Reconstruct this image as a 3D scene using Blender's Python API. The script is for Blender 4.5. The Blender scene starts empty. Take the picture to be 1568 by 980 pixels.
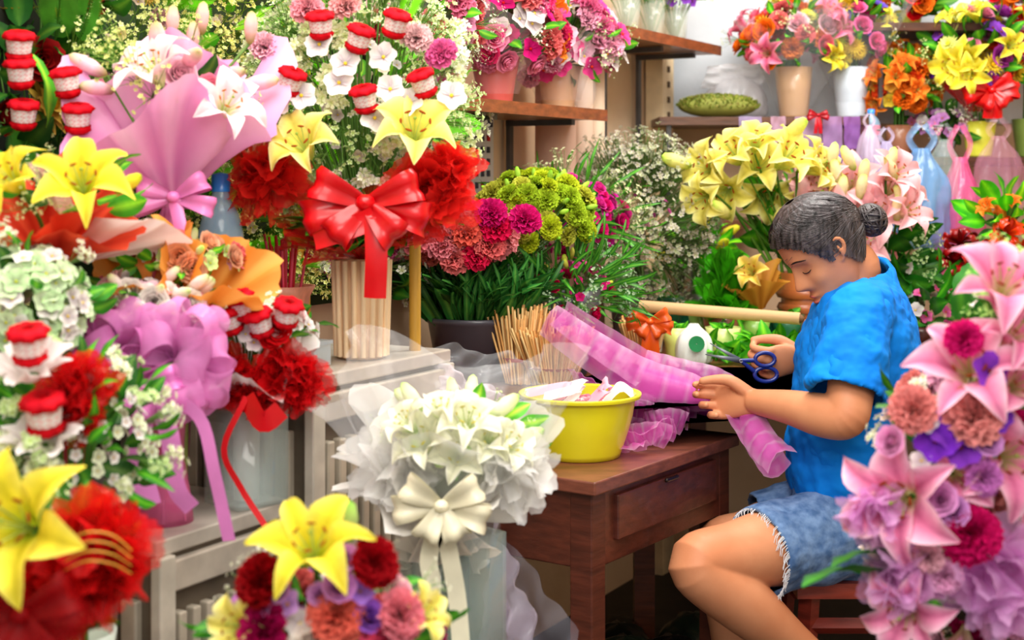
import bpy, math, random
import numpy as np
from mathutils import Vector
rng=random.Random(11)
FPX=2222.2; HZ=275.0; CH=1.3
sin,cos,pi=math.sin,math.cos,math.pi
A=lambda *a: np.array(a,float)
def W(u,v,d): return A((u-800)*d/FPX,d,CH-(v-HZ)*d/FPX)
OW=A(.49,4.75,0); DW=A(.492,.871,0); NW=A(.871,-.492,0)
def Lw(s,t,z): return OW-DW*s+NW*t+A(0,0,z)
def nz(v): v=np.asarray(v,float); return v/(np.linalg.norm(v)+1e-12)
sc=bpy.context.scene
# ------------------------------------------------ materials
MATS=[];MI={}
def nt(m):
    m.use_nodes=True; t=m.node_tree; t.nodes.clear(); return t
def mk(name,rough=.5,metal=0,transl=0,alpha=1,nscale=30,namt=.15,bump=0,spec=.5,stretch=None,col=None,col2=None,coat=0,bscale=None):
    m=bpy.data.materials.new(name); t=nt(m); N=t.nodes; K=t.links
    out=N.new('ShaderNodeOutputMaterial'); p=N.new('ShaderNodeBsdfPrincipled')
    tc=N.new('ShaderNodeTexCoord'); mp=N.new('ShaderNodeMapping'); K.new(tc.outputs['Object'],mp.inputs[0])
    if stretch: mp.inputs['Scale'].default_value=stretch
    no=N.new('ShaderNodeTexNoise'); no.inputs['Scale'].default_value=nscale; no.inputs['Detail'].default_value=4
    K.new(mp.outputs[0],no.inputs['Vector'])
    if col is None:
        at=N.new('ShaderNodeAttribute'); at.attribute_name='Col'
        mr=N.new('ShaderNodeMapRange'); mr.inputs[1].default_value=.3; mr.inputs[2].default_value=.7
        mr.inputs[3].default_value=1-namt; mr.inputs[4].default_value=1+namt*.6
        K.new(no.outputs[0],mr.inputs[0])
        vm=N.new('ShaderNodeVectorMath'); vm.operation='SCALE'; K.new(at.outputs['Color'],vm.inputs[0]); K.new(mr.outputs[0],vm.inputs['Scale'])
        csock=vm.outputs[0]
    else:
        mx=N.new('ShaderNodeMix'); mx.data_type='RGBA'
        mr=N.new('ShaderNodeMapRange'); mr.inputs[1].default_value=.35; mr.inputs[2].default_value=.65
        K.new(no.outputs[0],mr.inputs[0]); K.new(mr.outputs[0],mx.inputs[0])
        mx.inputs[6].default_value=(*[c**2.2 for c in col],1); mx.inputs[7].default_value=(*[c**2.2 for c in (col2 or col)],1)
        csock=mx.outputs[2]
    K.new(csock,p.inputs['Base Color'])
    p.inputs['Roughness'].default_value=rough; p.inputs['Metallic'].default_value=metal
    p.inputs['Specular IOR Level'].default_value=spec; p.inputs['Coat Weight'].default_value=coat
    if bump:
        b=N.new('ShaderNodeBump'); b.inputs['Strength'].default_value=bump; b.inputs['Distance'].default_value=.01
        if bscale:
            n2=N.new('ShaderNodeTexNoise'); n2.inputs['Scale'].default_value=bscale; K.new(tc.outputs['Object'],n2.inputs['Vector']); K.new(n2.outputs[0],b.inputs['Height'])
        else: K.new(no.outputs[0],b.inputs['Height'])
        K.new(b.outputs[0],p.inputs['Normal'])
    s=p.outputs[0]
    if transl:
        tr=N.new('ShaderNodeBsdfTranslucent'); K.new(csock,tr.inputs['Color'])
        ms=N.new('ShaderNodeMixShader'); ms.inputs[0].default_value=transl; K.new(s,ms.inputs[1]); K.new(tr.outputs[0],ms.inputs[2]); s=ms.outputs[0]
    if alpha<1:
        tp=N.new('ShaderNodeBsdfTransparent'); ms=N.new('ShaderNodeMixShader'); ms.inputs[0].default_value=alpha
        K.new(tp.outputs[0],ms.inputs[1]); K.new(s,ms.inputs[2]); s=ms.outputs[0]
    K.new(s,out.inputs[0]); MI[name]=len(MATS); MATS.append(m); return m
mk('petal',.7,transl=.3,namt=.14,nscale=60,spec=.15)
mk('leaf',.5,transl=.25,namt=.35,nscale=25,spec=.35)
mk('paper',.6,transl=.3,namt=.06,nscale=15,bump=.12,spec=.3)
mk('satin',.3,transl=.12,namt=.1,nscale=20,spec=.5)
mk('tulle',.55,transl=.35,alpha=.55,namt=.10,nscale=12,spec=.25)
mk('mesh_ribbon',.3,transl=.4,alpha=.50,namt=.10,nscale=14,spec=.7)
mk('clear',.14,alpha=.14,namt=.05,spec=.9,bump=.3,bscale=25)
mk('film',.2,transl=.3,alpha=.55,namt=.08,spec=.9,bump=.4,bscale=25)
mk('glass',.05,alpha=.3,namt=.02,spec=1)
mk('glaze',.3,namt=.08,nscale=12,coat=.2)
mk('matte',.8,namt=.12,nscale=18,bump=.1)
mk('wood',.45,namt=.45,nscale=9,stretch=(1,1,7),bump=.15)
mk('woodx',.42,namt=.4,nscale=6,stretch=(2,5,12),bump=.12,coat=.15)
mk('metal',.42,metal=.35,namt=.25,nscale=14)
mk('bamboo',.5,namt=.2,nscale=14,stretch=(6,6,.6))
mk('skin',.5,col=(.78,.50,.35),col2=(.83,.57,.42),nscale=9,bump=.02,bscale=260,spec=.35)
mk('shirt',.8,col=(.0,.45,.84),col2=(.03,.51,.90),nscale=10,bump=.5,bscale=16,spec=.2)
mk('denim',.85,col=(.28,.40,.58),col2=(.44,.56,.73),nscale=45,bump=.4,bscale=40,spec=.2)
mk('hair',.45,col=(.10,.08,.085),col2=(.32,.29,.30),nscale=9,stretch=(14,14,3),bump=.25,bscale=110)
mk('lips',.45,col=(.70,.36,.32),col2=(.74,.40,.35))
mk('black',.35,col=(.05,.04,.04),col2=(.08,.06,.06))
mk('floor',.55,col=(.13,.12,.115),col2=(.22,.20,.19),nscale=5,bump=.2)
mk('wall_beige',.8,col=(.84,.71,.57),col2=(.90,.79,.66),nscale=3,bump=.1,bscale=40)
mk('wall_white',.8,col=(.74,.77,.80),col2=(.84,.86,.88),nscale=3,bump=.1,bscale=40)
# ------------------------------------------------ mesh buffer
def basis(axis,spin=0):
    z=nz(axis); ref=A(0,0,1) if abs(z[2])<.95 else A(1,0,0)
    x=nz(np.cross(ref,z)); y=np.cross(z,x); c,s=cos(spin),sin(spin)
    return np.column_stack((x*c+y*s,-x*s+y*c,z))
def gf(nu,nv,closed):
    i=np.arange(nu-1)[:,None]; j=np.arange(nv if closed else nv-1)[None,:]; j2=(j+1)%nv
    return np.stack([i*nv+j,i*nv+j2,(i+1)*nv+j2,(i+1)*nv+j],-1).reshape(-1,4)
def UV(nu,nv,closed=False):
    u=np.linspace(0,1,nu)[:,None]; v=(np.linspace(0,1,nv+1)[:-1] if closed else np.linspace(0,1,nv))[None,:]
    return np.broadcast_arrays(u,v)
class Buf:
    def __init__(s): s.P=[]; s.n=0
    def add(s,V,C,F,m):
        V=np.asarray(V,float).reshape(-1,3); C=np.asarray(C,float)
        C=np.broadcast_to(C,(len(V),3)) if C.ndim==1 else C.reshape(-1,3)
        s.P.append((V,C,F+s.n,np.full(len(F),MI[m]))); s.n+=len(V)
    def put(s,t,pos,scale=1,axis=(0,0,1),spin=None,tint=(1,1,1)):
        V,C,F,M=t; R=basis(axis,rng.random()*6.28 if spin is None else spin)
        s.P.append(((V*scale)@R.T+np.asarray(pos),np.clip(C*np.asarray(tint),0,1),F+s.n,M)); s.n+=len(V)
    def tmpl(s): return tuple(np.concatenate([p[i] for p in s.P]) for i in range(4))
    def obj(s,name,parent=None,smooth=True,bevel=0,solid=0):
        V,C,F,M=s.tmpl(); me=bpy.data.meshes.new(name)
        me.vertices.add(len(V)); me.vertices.foreach_set('co',V.astype(np.float32).ravel())
        me.loops.add(4*len(F)); me.loops.foreach_set('vertex_index',F.astype(np.int32).ravel())
        me.polygons.add(len(F)); me.polygons.foreach_set('loop_start',np.arange(0,4*len(F),4,dtype=np.int32))
        um,inv=np.unique(M,return_inverse=True)
        for k in um: me.materials.append(MATS[k])
        me.update(calc_edges=True)
        me.polygons.foreach_set('material_index',inv.astype(np.int32).ravel())
        me.polygons.foreach_set('use_smooth',np.full(len(F),bool(smooth)))
        ca=me.color_attributes.new('Col','FLOAT_COLOR','POINT')
        cc=np.ones((len(V),4),np.float32); cc[:,:3]=np.clip(C,0,1)**2.2; ca.data.foreach_set('color',cc.ravel())
        me.update()
        o=bpy.data.objects.new(name,me); sc.collection.objects.link(o)
        if parent: o.parent=parent
        if bevel:
            b=o.modifiers.new('b','BEVEL'); b.width=bevel; b.segments=2; b.limit_method='ANGLE'
        return o
def cr(a,k):
    a=np.asarray(a,float)
    if a.ndim==1: a=a[:,None]
    n=len(a); P=np.vstack([2*a[0]-a[1],a,2*a[-1]-a[-2]]); out=[]
    for i in range(n-1):
        p0,p1,p2,p3=P[i:i+4]
        for j in range(k):
            t=j/k; out.append(.5*((2*p1)+(-p0+p2)*t+(2*p0-5*p1+4*p2-p3)*t*t+(-p0+3*p1-3*p2+p3)*t**3))
    out.append(a[-1]); return np.array(out)
def tube(b,pts,rad,col,m,n=6,ref=None,k=1,cap=False):
    pts=np.asarray(pts,float); rad=np.asarray(rad,float)
    if rad.ndim==0: rad=np.full(len(pts),float(rad))
    if rad.ndim==1: rad=np.stack([rad,rad],1)
    if k>1: pts=cr(pts,k); rad=np.maximum(cr(rad,k),1e-5)
    if cap:
        t0=nz(pts[1]-pts[0]); t1=nz(pts[-1]-pts[-2]); r0=rad[0].min(); r1=rad[-1].min()
        pts=np.vstack([pts[0]-t0*r0*.75,pts[0]-t0*r0*.45,pts,pts[-1]+t1*r1*.45,pts[-1]+t1*r1*.75]); rad=np.vstack([rad[0]*.03,rad[0]*.72,rad,rad[-1]*.72,rad[-1]*.03])
    T=np.gradient(pts,axis=0); T/=np.linalg.norm(T,axis=1)[:,None]+1e-12
    a=np.linspace(0,2*pi,n+1)[:-1]; V=[]
    X=None
    for i in range(len(pts)):
        if ref is not None: X=nz(np.asarray(ref)-T[i]*np.dot(ref,T[i]))
        else:
            if X is None: X=basis(T[i])[:,0]
            X=nz(X-T[i]*np.dot(X,T[i]))
        Y=np.cross(T[i],X)
        V.append(pts[i]+rad[i,0]*np.cos(a)[:,None]*X+rad[i,1]*np.sin(a)[:,None]*Y)
    b.add(np.array(V),np.asarray(col,float),gf(len(pts),n,True),m)
def lathe(b,pos,prof,col,m,n=28,wob=None,axis=(0,0,1),cols=None):
    prof=np.asarray(prof,float); a=np.linspace(0,2*pi,n+1)[:-1][None,:]
    r=prof[:,0][:,None]*np.ones_like(a)
    if wob: r=r*(1+wob(a,prof[:,1][:,None]))
    V=np.stack([r*np.cos(a),r*np.sin(a),prof[:,1][:,None]+0*a],-1).reshape(-1,3)@basis(axis).T+np.asarray(pos)
    C=np.asarray(col,float) if cols is None else np.repeat(np.asarray(cols,float),n,axis=0)
    b.add(V,C,gf(len(prof),n,True),m)
def ell(b,pos,R,col,m,axis=(0,0,1),n=12,spin=0,wob=0):
    u,v=UV(n//2+3,n,True); th=.03+(pi-.06)*u; a=2*pi*v; q=1
    if wob: p1,p2=rng.random()*6,rng.random()*6; q=1+wob*np.sin(5*a+p1+3*th)*np.sin(th)+wob*.7*np.sin(9*a+p2-4*th)*np.sin(th)
    V=np.stack([R[0]*q*np.sin(th)*np.cos(a),R[1]*q*np.sin(th)*np.sin(a),R[2]*q*np.cos(th)],-1).reshape(-1,3)@basis(axis,spin).T+np.asarray(pos)
    b.add(V,col,gf(n//2+3,n,True),m)
BF=np.array([[0,3,2,1],[4,5,6,7],[0,1,5,4],[1,2,6,5],[2,3,7,6],[3,0,4,7]])
def box(b,c,size,col,m,ax=(1,0,0)):
    x=nz(ax); y=nz(np.cross((0,0,1),x)) if abs(x[2])<.99 else A(0,1,0); z=np.cross(x,y); h=np.asarray(size)/2
    V=[np.asarray(c)+x*sx*h[0]+y*sy*h[1]+z*sz*h[2] for sz in(-1,1) for sx,sy in((-1,-1),(1,-1),(1,1),(-1,1))]
    b.add(V,col,BF,m)
def prism(b,pts,z0,z1,col,m):
    pts=[A(*p) for p in pts]; n=len(pts)
    V=[A(p[0],p[1],z) for z in(z0,z1) for p in pts]; F=[[i,(i+1)%n,n+(i+1)%n,n+i] for i in range(n)]
    b.add(V,col,np.array(F),m)
    for off in(0,n):
        for i in range(1,n-1,2):
            j=min(i+2,n-1)
            if j==i+1: continue
            b.add([V[off],V[off+i],V[off+i+1],V[off+j]],col,np.array([[0,1,2,3]]),m)
# ------------------------------------------------ flower templates
def mixc(a,b,t): return np.asarray(a)*(1-t[...,None])+np.asarray(b)*t[...,None]
def lily(base,mid,edge,anth=(.62,.30,.08),op=1.0,curl=1.0):
    b=Buf()
    for k in range(6):
        u,v=UV(11,7); v=v*2-1; ph=rng.random()*6; cu=curl*rng.uniform(.85,1.15)
        w=(.29 if k%2 else .21)*np.clip(np.sin(pi*u**.85),0,1)**.85+.012
        r=.05+.97*u**1.25*op; z=.02*(k%2)+.74*np.sin(u*2.3*cu)+.12*v**2*np.sin(pi*u)+.04*np.sin(u*12+ph)*v-.05*np.exp(-(v/.2)**2)*np.sin(pi*u)
        y=v*w+.05*np.sin(u*3+ph)*u; a=k*pi/3+rng.uniform(-.1,.1)
        V=np.stack([r*cos(a)-y*sin(a),r*sin(a)+y*cos(a),z],-1)
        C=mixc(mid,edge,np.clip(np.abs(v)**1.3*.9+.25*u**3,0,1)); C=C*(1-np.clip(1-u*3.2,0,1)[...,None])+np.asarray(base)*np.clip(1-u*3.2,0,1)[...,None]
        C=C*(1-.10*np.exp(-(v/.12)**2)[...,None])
        b.add(V,C,gf(11,7,False),'petal')
    for k in range(7):
        a=k*2*pi/6+.5; R=.26 if k<6 else .03
        tube(b,[(0,0,.1),(R*.4*cos(a),R*.4*sin(a),.45),(R*cos(a),R*sin(a),.74 if k<6 else .85)],.011,(.75,.82,.45),'petal',n=4)
        p=A(R*cos(a),R*sin(a),.76 if k<6 else .86); ell(b,p,(.025,.025,.075) if k<6 else (.035,.035,.03),anth if k<6 else (.6,.7,.3),'petal',axis=(-sin(a),cos(a),.1) if k<6 else (0,0,1),n=6)
    return b.tmpl()
LY=lily((.66,.76,.15),(.95,.88,.18),(1,.95,.42))
LY2=lily((.74,.82,.35),(.96,.90,.36),(1,.98,.68),op=.85)
LP=lily((.85,.9,.6),(.93,.48,.66),(1,.87,.91),anth=(.55,.22,.08))
LW=lily((.8,.9,.55),(.99,.82,.84),(1,.96,.95),anth=(.7,.4,.15))
LC=lily((.75,.88,.5),(.97,.97,.82),(1,1,.94),anth=(.8,.75,.3),op=.85)
LO=lily((.9,.7,.2),(.96,.42,.10),(1,.62,.25),op=.8)
def carn():
    b=Buf()
    for l,(n,th,R) in enumerate([(5,.12,.62),(8,.45,.80),(10,.78,.92),(11,1.1,.98),(12,1.45,1.0)]):
        for k in range(n):
            a=2*pi*(k+.5*l+rng.uniform(-.3,.3))/n; ph=rng.random()*6; ph2=rng.random()*6
            u,v=UV(4,9); fa=(v-.5)*1.05; rho=.12+R*rng.uniform(.9,1.08)*u*(1+.07*np.sin(v*25+ph)); off=.24*u**1.4*np.sin(v*13+ph)*(.6+.4*np.sin(v*5+ph2))+.04*np.sin(v*37)*u
            t=th+rng.uniform(-.15,.15)+off
            x=rho*np.sin(t)*np.cos(fa*u*1.1); y=rho*np.sin(fa)*.9*(.45+.55*np.sin(th)); z=rho*np.cos(t)*.85+.05
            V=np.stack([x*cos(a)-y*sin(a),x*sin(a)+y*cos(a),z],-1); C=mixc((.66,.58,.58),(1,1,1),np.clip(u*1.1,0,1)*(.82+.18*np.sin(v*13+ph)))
            b.add(V,C,gf(4,9,False),'petal')
    lathe(b,(0,0,-.55),[(.12,0),(.22,.2),(.25,.6)],(.45,.6,.35),'petal',n=7)
    return b.tmpl()
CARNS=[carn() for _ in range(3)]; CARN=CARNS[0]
def rose():
    b=Buf()
    for l,(n,r,h,lean) in enumerate([(2,.16,.95,0),(3,.30,.95,.03),(4,.45,.9,.12),(5,.62,.8,.3),(6,.78,.62,.6)]):
        for k in range(n):
            a=2*pi*(k+.37*l)/n; u,v=UV(5,6); v=(v-.5)*2; span=pi/n*1.35; ph=rng.random()*6
            rr=r*(.35+.65*np.sin(u*pi/2))+lean*u**3*.5+.05*u*u*np.sin(v*5+ph); ang=v*span*(.5+.5*np.sin(u*pi*.6))
            z=h*u*(1-.12*v**2)-.05*u**4*lean*4+.05*u*np.sin(v*4+ph)
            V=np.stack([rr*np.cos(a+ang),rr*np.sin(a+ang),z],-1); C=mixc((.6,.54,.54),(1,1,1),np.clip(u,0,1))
            b.add(V,C,gf(5,6,False),'petal')
    return b.tmpl()
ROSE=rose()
def mum(n=16,L=3):
    b=Buf()
    for l in range(L):
        for k in range(n-l*2):
            a=2*pi*(k+.5*l)/(n-l*2); u,v=UV(4,3); v=v*2-1; R=1-.22*l; el=.15+.4*l
            r=.1+R*u; w=.13*np.sin(pi*np.clip(u*.85+.1,0,1)); x=r*cos(el); z=r*sin(el)*.8+.12*u*u; y=v*w
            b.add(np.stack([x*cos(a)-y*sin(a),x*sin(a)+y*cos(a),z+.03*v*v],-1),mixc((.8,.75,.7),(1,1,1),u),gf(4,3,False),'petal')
    ell(b,(0,0,.25),(.25,.25,.15),(.85,.75,.3),'petal',n=8)
    return b.tmpl()
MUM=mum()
def fl5(n=5,cen=(.95,.85,.3)):
    b=Buf()
    for k in range(n):
        a=2*pi*k/n; u,v=UV(4,4); v=v*2-1; r=.08+.92*u; w=.5*np.sin(pi*np.clip(u*.8+.08,0,1)); y=v*w
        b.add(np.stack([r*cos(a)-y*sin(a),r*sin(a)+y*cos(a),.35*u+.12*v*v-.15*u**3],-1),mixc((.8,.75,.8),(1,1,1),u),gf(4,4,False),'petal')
    ell(b,(0,0,.1),(.14,.14,.12),cen,'petal',n=6)
    return b.tmpl()
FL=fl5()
def leaf(w=.22,fold=.15,droop=.35):
    b=Buf(); u,v=UV(9,5); v=v*2-1
    ww=w*np.clip(np.sin(pi*u**.8),0,1)**.8+.006
    V=np.stack([v*ww,u-.1*u*u,.25*u-droop*u**2.2+fold*np.abs(v)*ww*.9+.02*np.sin(u*12)*v],-1)[...,[0,2,1]]
    C=mixc((.50,.66,.26),(.22,.46,.18),np.clip(np.abs(v)*1.8,0,1))
    b.add(V,C,gf(9,5,False),'leaf'); return b.tmpl()
LEAF=leaf(); LEAFL=leaf(.085,.2,.45); GRASS=leaf(.03,.1,.5)
def bud():
    b=Buf(); lathe(b,(0,0,0),[(.03,0),(.12,.1),(.19,.4),(.2,.65),(.12,.92),(.02,1)],(1,1,1),'petal',n=7,cols=[(.6,.75,.4),(.7,.8,.5),(1,1,1),(1,1,1),(.9,1,.8),(.7,.9,.5)]); return b.tmpl()
BUD=bud()
def gyp(nb=16,bs=.05,stc=(.50,.66,.36)):
    b=Buf()
    for i in range(nb):
        z=rng.uniform(.45,1); r=math.sqrt(rng.random())*.62*z; a=rng.random()*6.28; p=A(r*cos(a),r*sin(a),z)
        tube(b,[(0,0,0),p*.5+A(0,0,.08),p],.008,stc,'leaf',n=3)
        for q in range(2):
            pp=p+A(rng.uniform(-.09,.09),rng.uniform(-.09,.09),rng.uniform(-.04,.07)); s=bs*rng.uniform(.7,1.3)
            R=basis(pp-A(0,0,.2)+A(rng.uniform(-.5,.5),rng.uniform(-.5,.5),0),rng.random()*6)
            for k in range(5):
                aa=k*2*pi/5
                qd=np.array([[0,0,0],[cos(aa-.5)*.8,sin(aa-.5)*.8,.3],[cos(aa)*1.1,sin(aa)*1.1,.5],[cos(aa+.5)*.8,sin(aa+.5)*.8,.3]])
                b.add(qd*s@R.T+pp,np.array([(.85,.9,.6),(1,1,1),(1,1,1),(1,1,1)]),np.array([[0,1,2,3]]),'petal')
    return b.tmpl()
GYP=gyp(); GYPB=gyp(14,.10)
def fern():
    b=Buf(); tube(b,[(0,0,0),(0,.05,.5),(0,.25,1)],.012,(.3,.5,.15),'leaf',n=4)
    for i in range(26):
        t=.08+.9*i/26; p=A(0,.05*t+.2*t*t,t); L=.28*sin(pi*min(1,t*.9+.12))+.05
        for s in(-1,1):
            d=nz((s,.1,.55)); V=[p,p+d*L*.5+A(0,0,.03),p+d*L,p+d*L*.5-A(0,0,.03)]
            b.add(V,(.35,.60,.20),np.array([[0,1,2,3]]),'leaf')
    return b.tmpl()
FERN=fern()
def santa():
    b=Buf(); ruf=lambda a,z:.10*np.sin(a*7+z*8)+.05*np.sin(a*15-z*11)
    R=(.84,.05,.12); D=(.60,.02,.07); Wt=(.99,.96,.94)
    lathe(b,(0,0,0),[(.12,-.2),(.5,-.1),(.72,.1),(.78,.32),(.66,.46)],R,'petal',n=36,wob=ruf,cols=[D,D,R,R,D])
    n=36; prof=[(.66+.03*(i%2)+.012*i,.44+.09*i) for i in range(10)]; cs=[]
    for i in range(10):
        for j in range(n): cs.append(Wt if (i%3==0 or (j+i)%3) else (.93,.58,.58))
    pr=np.array(prof); a=np.linspace(0,2*pi,n+1)[:-1][None,:]; r=pr[:,0][:,None]*(1+.04*np.sin(a*12))
    b.add(np.stack([r*np.cos(a),r*np.sin(a),pr[:,1][:,None]+0*a],-1),np.array(cs),gf(10,n,True),'petal')
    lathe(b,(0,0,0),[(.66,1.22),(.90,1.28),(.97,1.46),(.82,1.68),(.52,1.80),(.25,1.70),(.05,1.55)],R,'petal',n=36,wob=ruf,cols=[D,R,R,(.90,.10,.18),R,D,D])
    b.put(ROSE,(0,0,1.15),.62,(0,0,1),tint=(.80,.04,.10))
    return b.tmpl()
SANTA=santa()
# ------------------------------------------------ composite helpers
def jit(c,a=.06): return tuple(np.clip(np.asarray(c)*(1+rng.uniform(-a,a)),0,1.6))
def pick(t): return CARNS[rng.randrange(3)] if t is CARN else t
def dome(b,c,R,items,up=(0,-.3,1),span=-.25,jr=.12,stem=None,fill=None,aj=.3,ft=(.8,.9,.8)):
    c=np.asarray(c,float); R=np.asarray(R,float)*np.ones(3); seq=[]
    for t,size,cols,n in items: seq+=[(t,size,cols)]*n
    rng.shuffle(seq); N=len(seq); Rm=basis(up)
    for i,(t,size,cols) in enumerate(seq):
        z=1-(1-span)*(i+.5)/N; r=math.sqrt(max(0,1-z*z)); a=i*2.39996+rng.uniform(-.2,.2)
        d=Rm@A(r*cos(a),r*sin(a),z); p=c+R*d*(1+rng.uniform(-jr,jr))
        ax=nz(R*d)+A(*(rng.uniform(-aj,aj) for _ in range(3)))+A(0,-.15,.15)
        tint=cols[rng.randrange(len(cols))] if isinstance(cols,list) else cols
        b.put(pick(t),p,size*rng.uniform(.85,1.15),ax,tint=jit(tint))
        if stem is not None and i%2==0:
            tube(b,[p,(p+stem)/2+(c-stem)*.1,stem],.002,(.4,.58,.25),'leaf',n=3)
    if fill:
        n,size=fill
        for i in range(n):
            d=nz([rng.gauss(0,1) for _ in range(3)]); p=c+R*d*rng.uniform(.1,.75)
            b.put(LEAF,p,size*rng.uniform(.7,1.2),d+A(0,-.2,.5),tint=jit(ft,.25))
def wrap(b,base,axis,h,r0,r1,col,m='paper',folds=7,amp=.13,rag=.15,col2=None,pw=1.2):
    u,v=UV(16,80,True); a=2*pi*v; p1,p2,p3=[rng.random()*6 for _ in range(3)]
    r=(r0+(r1-r0)*u**pw)*(1+amp*u*np.sin(folds*a+p1)+.5*amp*u*np.sin((2*folds+1)*a+p2)+.22*amp*np.sin(31*a)*u)
    z=h*u*(1+rag*np.sin(3*a+p3)+.5*rag*np.sin(5*a+p1))-.1*h*np.clip(u-.85,0,1)*np.sin(folds*a+p1)*4
    V=np.stack([r*np.cos(a),r*np.sin(a),z],-1).reshape(-1,3)@basis(axis,0).T+np.asarray(base)
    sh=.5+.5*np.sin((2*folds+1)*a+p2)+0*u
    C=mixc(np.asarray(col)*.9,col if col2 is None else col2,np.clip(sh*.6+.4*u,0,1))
    b.add(V,C,gf(16,80,True),m)
def strip(b,pts,wd,w,col,m='satin',k=5,curl=.0,bands=0):
    pts=cr(pts,k); n=len(pts); T=np.gradient(pts,axis=0); wd=np.asarray(wd,float)
    if wd.ndim==1: wd=np.repeat(wd[None],n,0)
    else: wd=cr(wd,k)
    w=np.full(n,w,float) if np.ndim(w)==0 else cr(w,k)[:,0]
    V=[];C=[];ph=rng.random()*6
    for i in range(n):
        t=nz(T[i]); d=nz(wd[i]-t*np.dot(wd[i],t)); nn=np.cross(t,d)
        for q in(-1,-.92,-.5,0,.5,.92,1): 
            V.append(pts[i]+d*w[i]*q*.5+nn*curl*(1-q*q)*w[i]+nn*(.05*w[i]*sin(i*1.1+q*3+ph) if bands else 0))
            cc=np.asarray(col,float)
            if bands and (i%bands==0): cc=np.clip(cc*.55+.45,0,1)  # pale cross-bands: glints painted into the colour, also suggest the mesh lattice
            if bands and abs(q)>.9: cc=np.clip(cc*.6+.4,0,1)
            C.append(cc)
    b.add(V,np.array(C),gf(n,7,False),m)
def loop(b,c,s,f,L,D,w,col,m):
    t=np.linspace(0,1,17); wd=nz(np.cross(s,f)); s=nz(s); f=nz(f)
    P=[np.asarray(c)+s*L*sin(pi*x)**.9+f*D*sin(2*pi*x)*sin(pi*x)**.3 if 0<x<1 else np.asarray(c) for x in t]
    V=[];C=[];ph=rng.random()*6
    for i,x in enumerate(t):
        ww=w*(.3+.7*sin(pi*x)**.7) if 0<x<1 else w*.3
        for q in(-1,-.6,-.2,.2,.6,1):
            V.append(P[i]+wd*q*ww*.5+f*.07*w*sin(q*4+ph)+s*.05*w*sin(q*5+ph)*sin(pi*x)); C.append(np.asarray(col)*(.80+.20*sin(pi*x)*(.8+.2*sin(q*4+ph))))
    b.add(V,np.array(C),gf(17,6,False),m)
def bow(b,c,size,col,m='satin',f=(0,-1,.1),tails=2,tl=1.6,nl=4,w=.5,roll=0):
    f=nz(f); x=nz(np.cross((0,0,1),f)); y=np.cross(f,x)
    for i in range(nl):
        sgn=1 if i%2 else -1; a=(i//2)*.55-.15+rng.uniform(-.15,.15); s=x*sgn*cos(a)+y*sin(a)*(1 if i<4 else -1)
        loop(b,np.asarray(c)+f*.05*size*(i//2),s,f,size*(1-.12*(i//2)),size*.28,size*w,col,m)
    ell(b,np.asarray(c)+f*.1*size,(size*.16,size*.14,size*.16),col,m,axis=f,n=10)
    for i in range(tails):
        sg=(-1 if i%2 else 1)*(.15+.2*rng.random())
        p=np.asarray(c); strip(b,[p,p+x*sg*size*.6-A(0,0,.5*tl*size)+f*.15*size,p+x*sg*size*.9-A(0,0,tl*size)+f*.05*size],x+f*.3*sg,size*w*.65,col,m,curl=.15)
def pom(b,c,size,col,m,n=12,f=(0,-1,.3),w=.5):
    f=nz(f); B=basis(f)
    for i in range(n):
        z=1-.95*(i+.5)/n; r=math.sqrt(1-z*z); a=i*2.4; s=B@A(r*cos(a),r*sin(a),z*.6); g=nz(np.cross(s,A(rng.uniform(-1,1),rng.uniform(-1,1),rng.uniform(-1,1))))
        loop(b,c,s,g,size*rng.uniform(.85,1.1),size*.3,size*w,jit(col,.08),m)
def puff(b,c,r,col,m='tulle',n=9):
    c=np.asarray(c,float)
    for q in range(n):
        d=nz([rng.gauss(0,1) for _ in range(3)]); ax=nz([rng.gauss(0,1)*.7,-1,rng.gauss(0,1)*.7])
        wrap(b,c-ax*r*.35+d*r*.15,ax,r*.9,r*.12,r*rng.uniform(.75,1.05),jit(col,.12),m,folds=3+q%3,amp=.22,rag=.3,col2=np.clip(np.asarray(col)*1.15+.03,0,1),pw=.8)
def vase(b,base,r,h,col,m='glaze',flare=1.15,n=28,kind=0):
    if kind==0: pr=[(.001,0),(r*.8,0),(r*.85,h*.05),(r,h*.5),(r*flare,h),(r*flare*.93,h),(r*.85,h*.5),(r*.7,h*.08),(.001,h*.08)]
    else: pr=[(.001,0),(r*.95,0),(r*.9,h*.15),(r*.72,h*.5),(r*.85,h*.85),(r*flare,h),(r*flare*.9,h),(r*.6,h*.5),(.001,h*.3)]
    lathe(b,base,pr,col,m,n=n)
def bag(b,c,w,h,col,m='clear',hand=True):
    ph=rng.random()*6
    pr=[(w*.02,-h*.5),(w*.35,-h*.49),(w*.5,-h*.42),(w*.52,-h*.1),(w*.42,h*.2),(w*.2,h*.4),(w*.12,h*.5)]
    lathe(b,c,cr(pr,3),col,m,n=44,wob=lambda a,z:.09*np.sin(5*a+ph+z*20)+.06*np.sin(11*a-z*35)+.04*np.sin(17*a))
    if hand:
        for s in(-1,1):
            p=cr([c+A(s*w*.08,0,h*.46),c+A(s*w*.22,0,h*.6),c+A(s*w*.05,.0,h*.74)],4)
            strip(b,p,(1,0,.2),w*.12,np.asarray(col),m,k=2,curl=.2)
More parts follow.
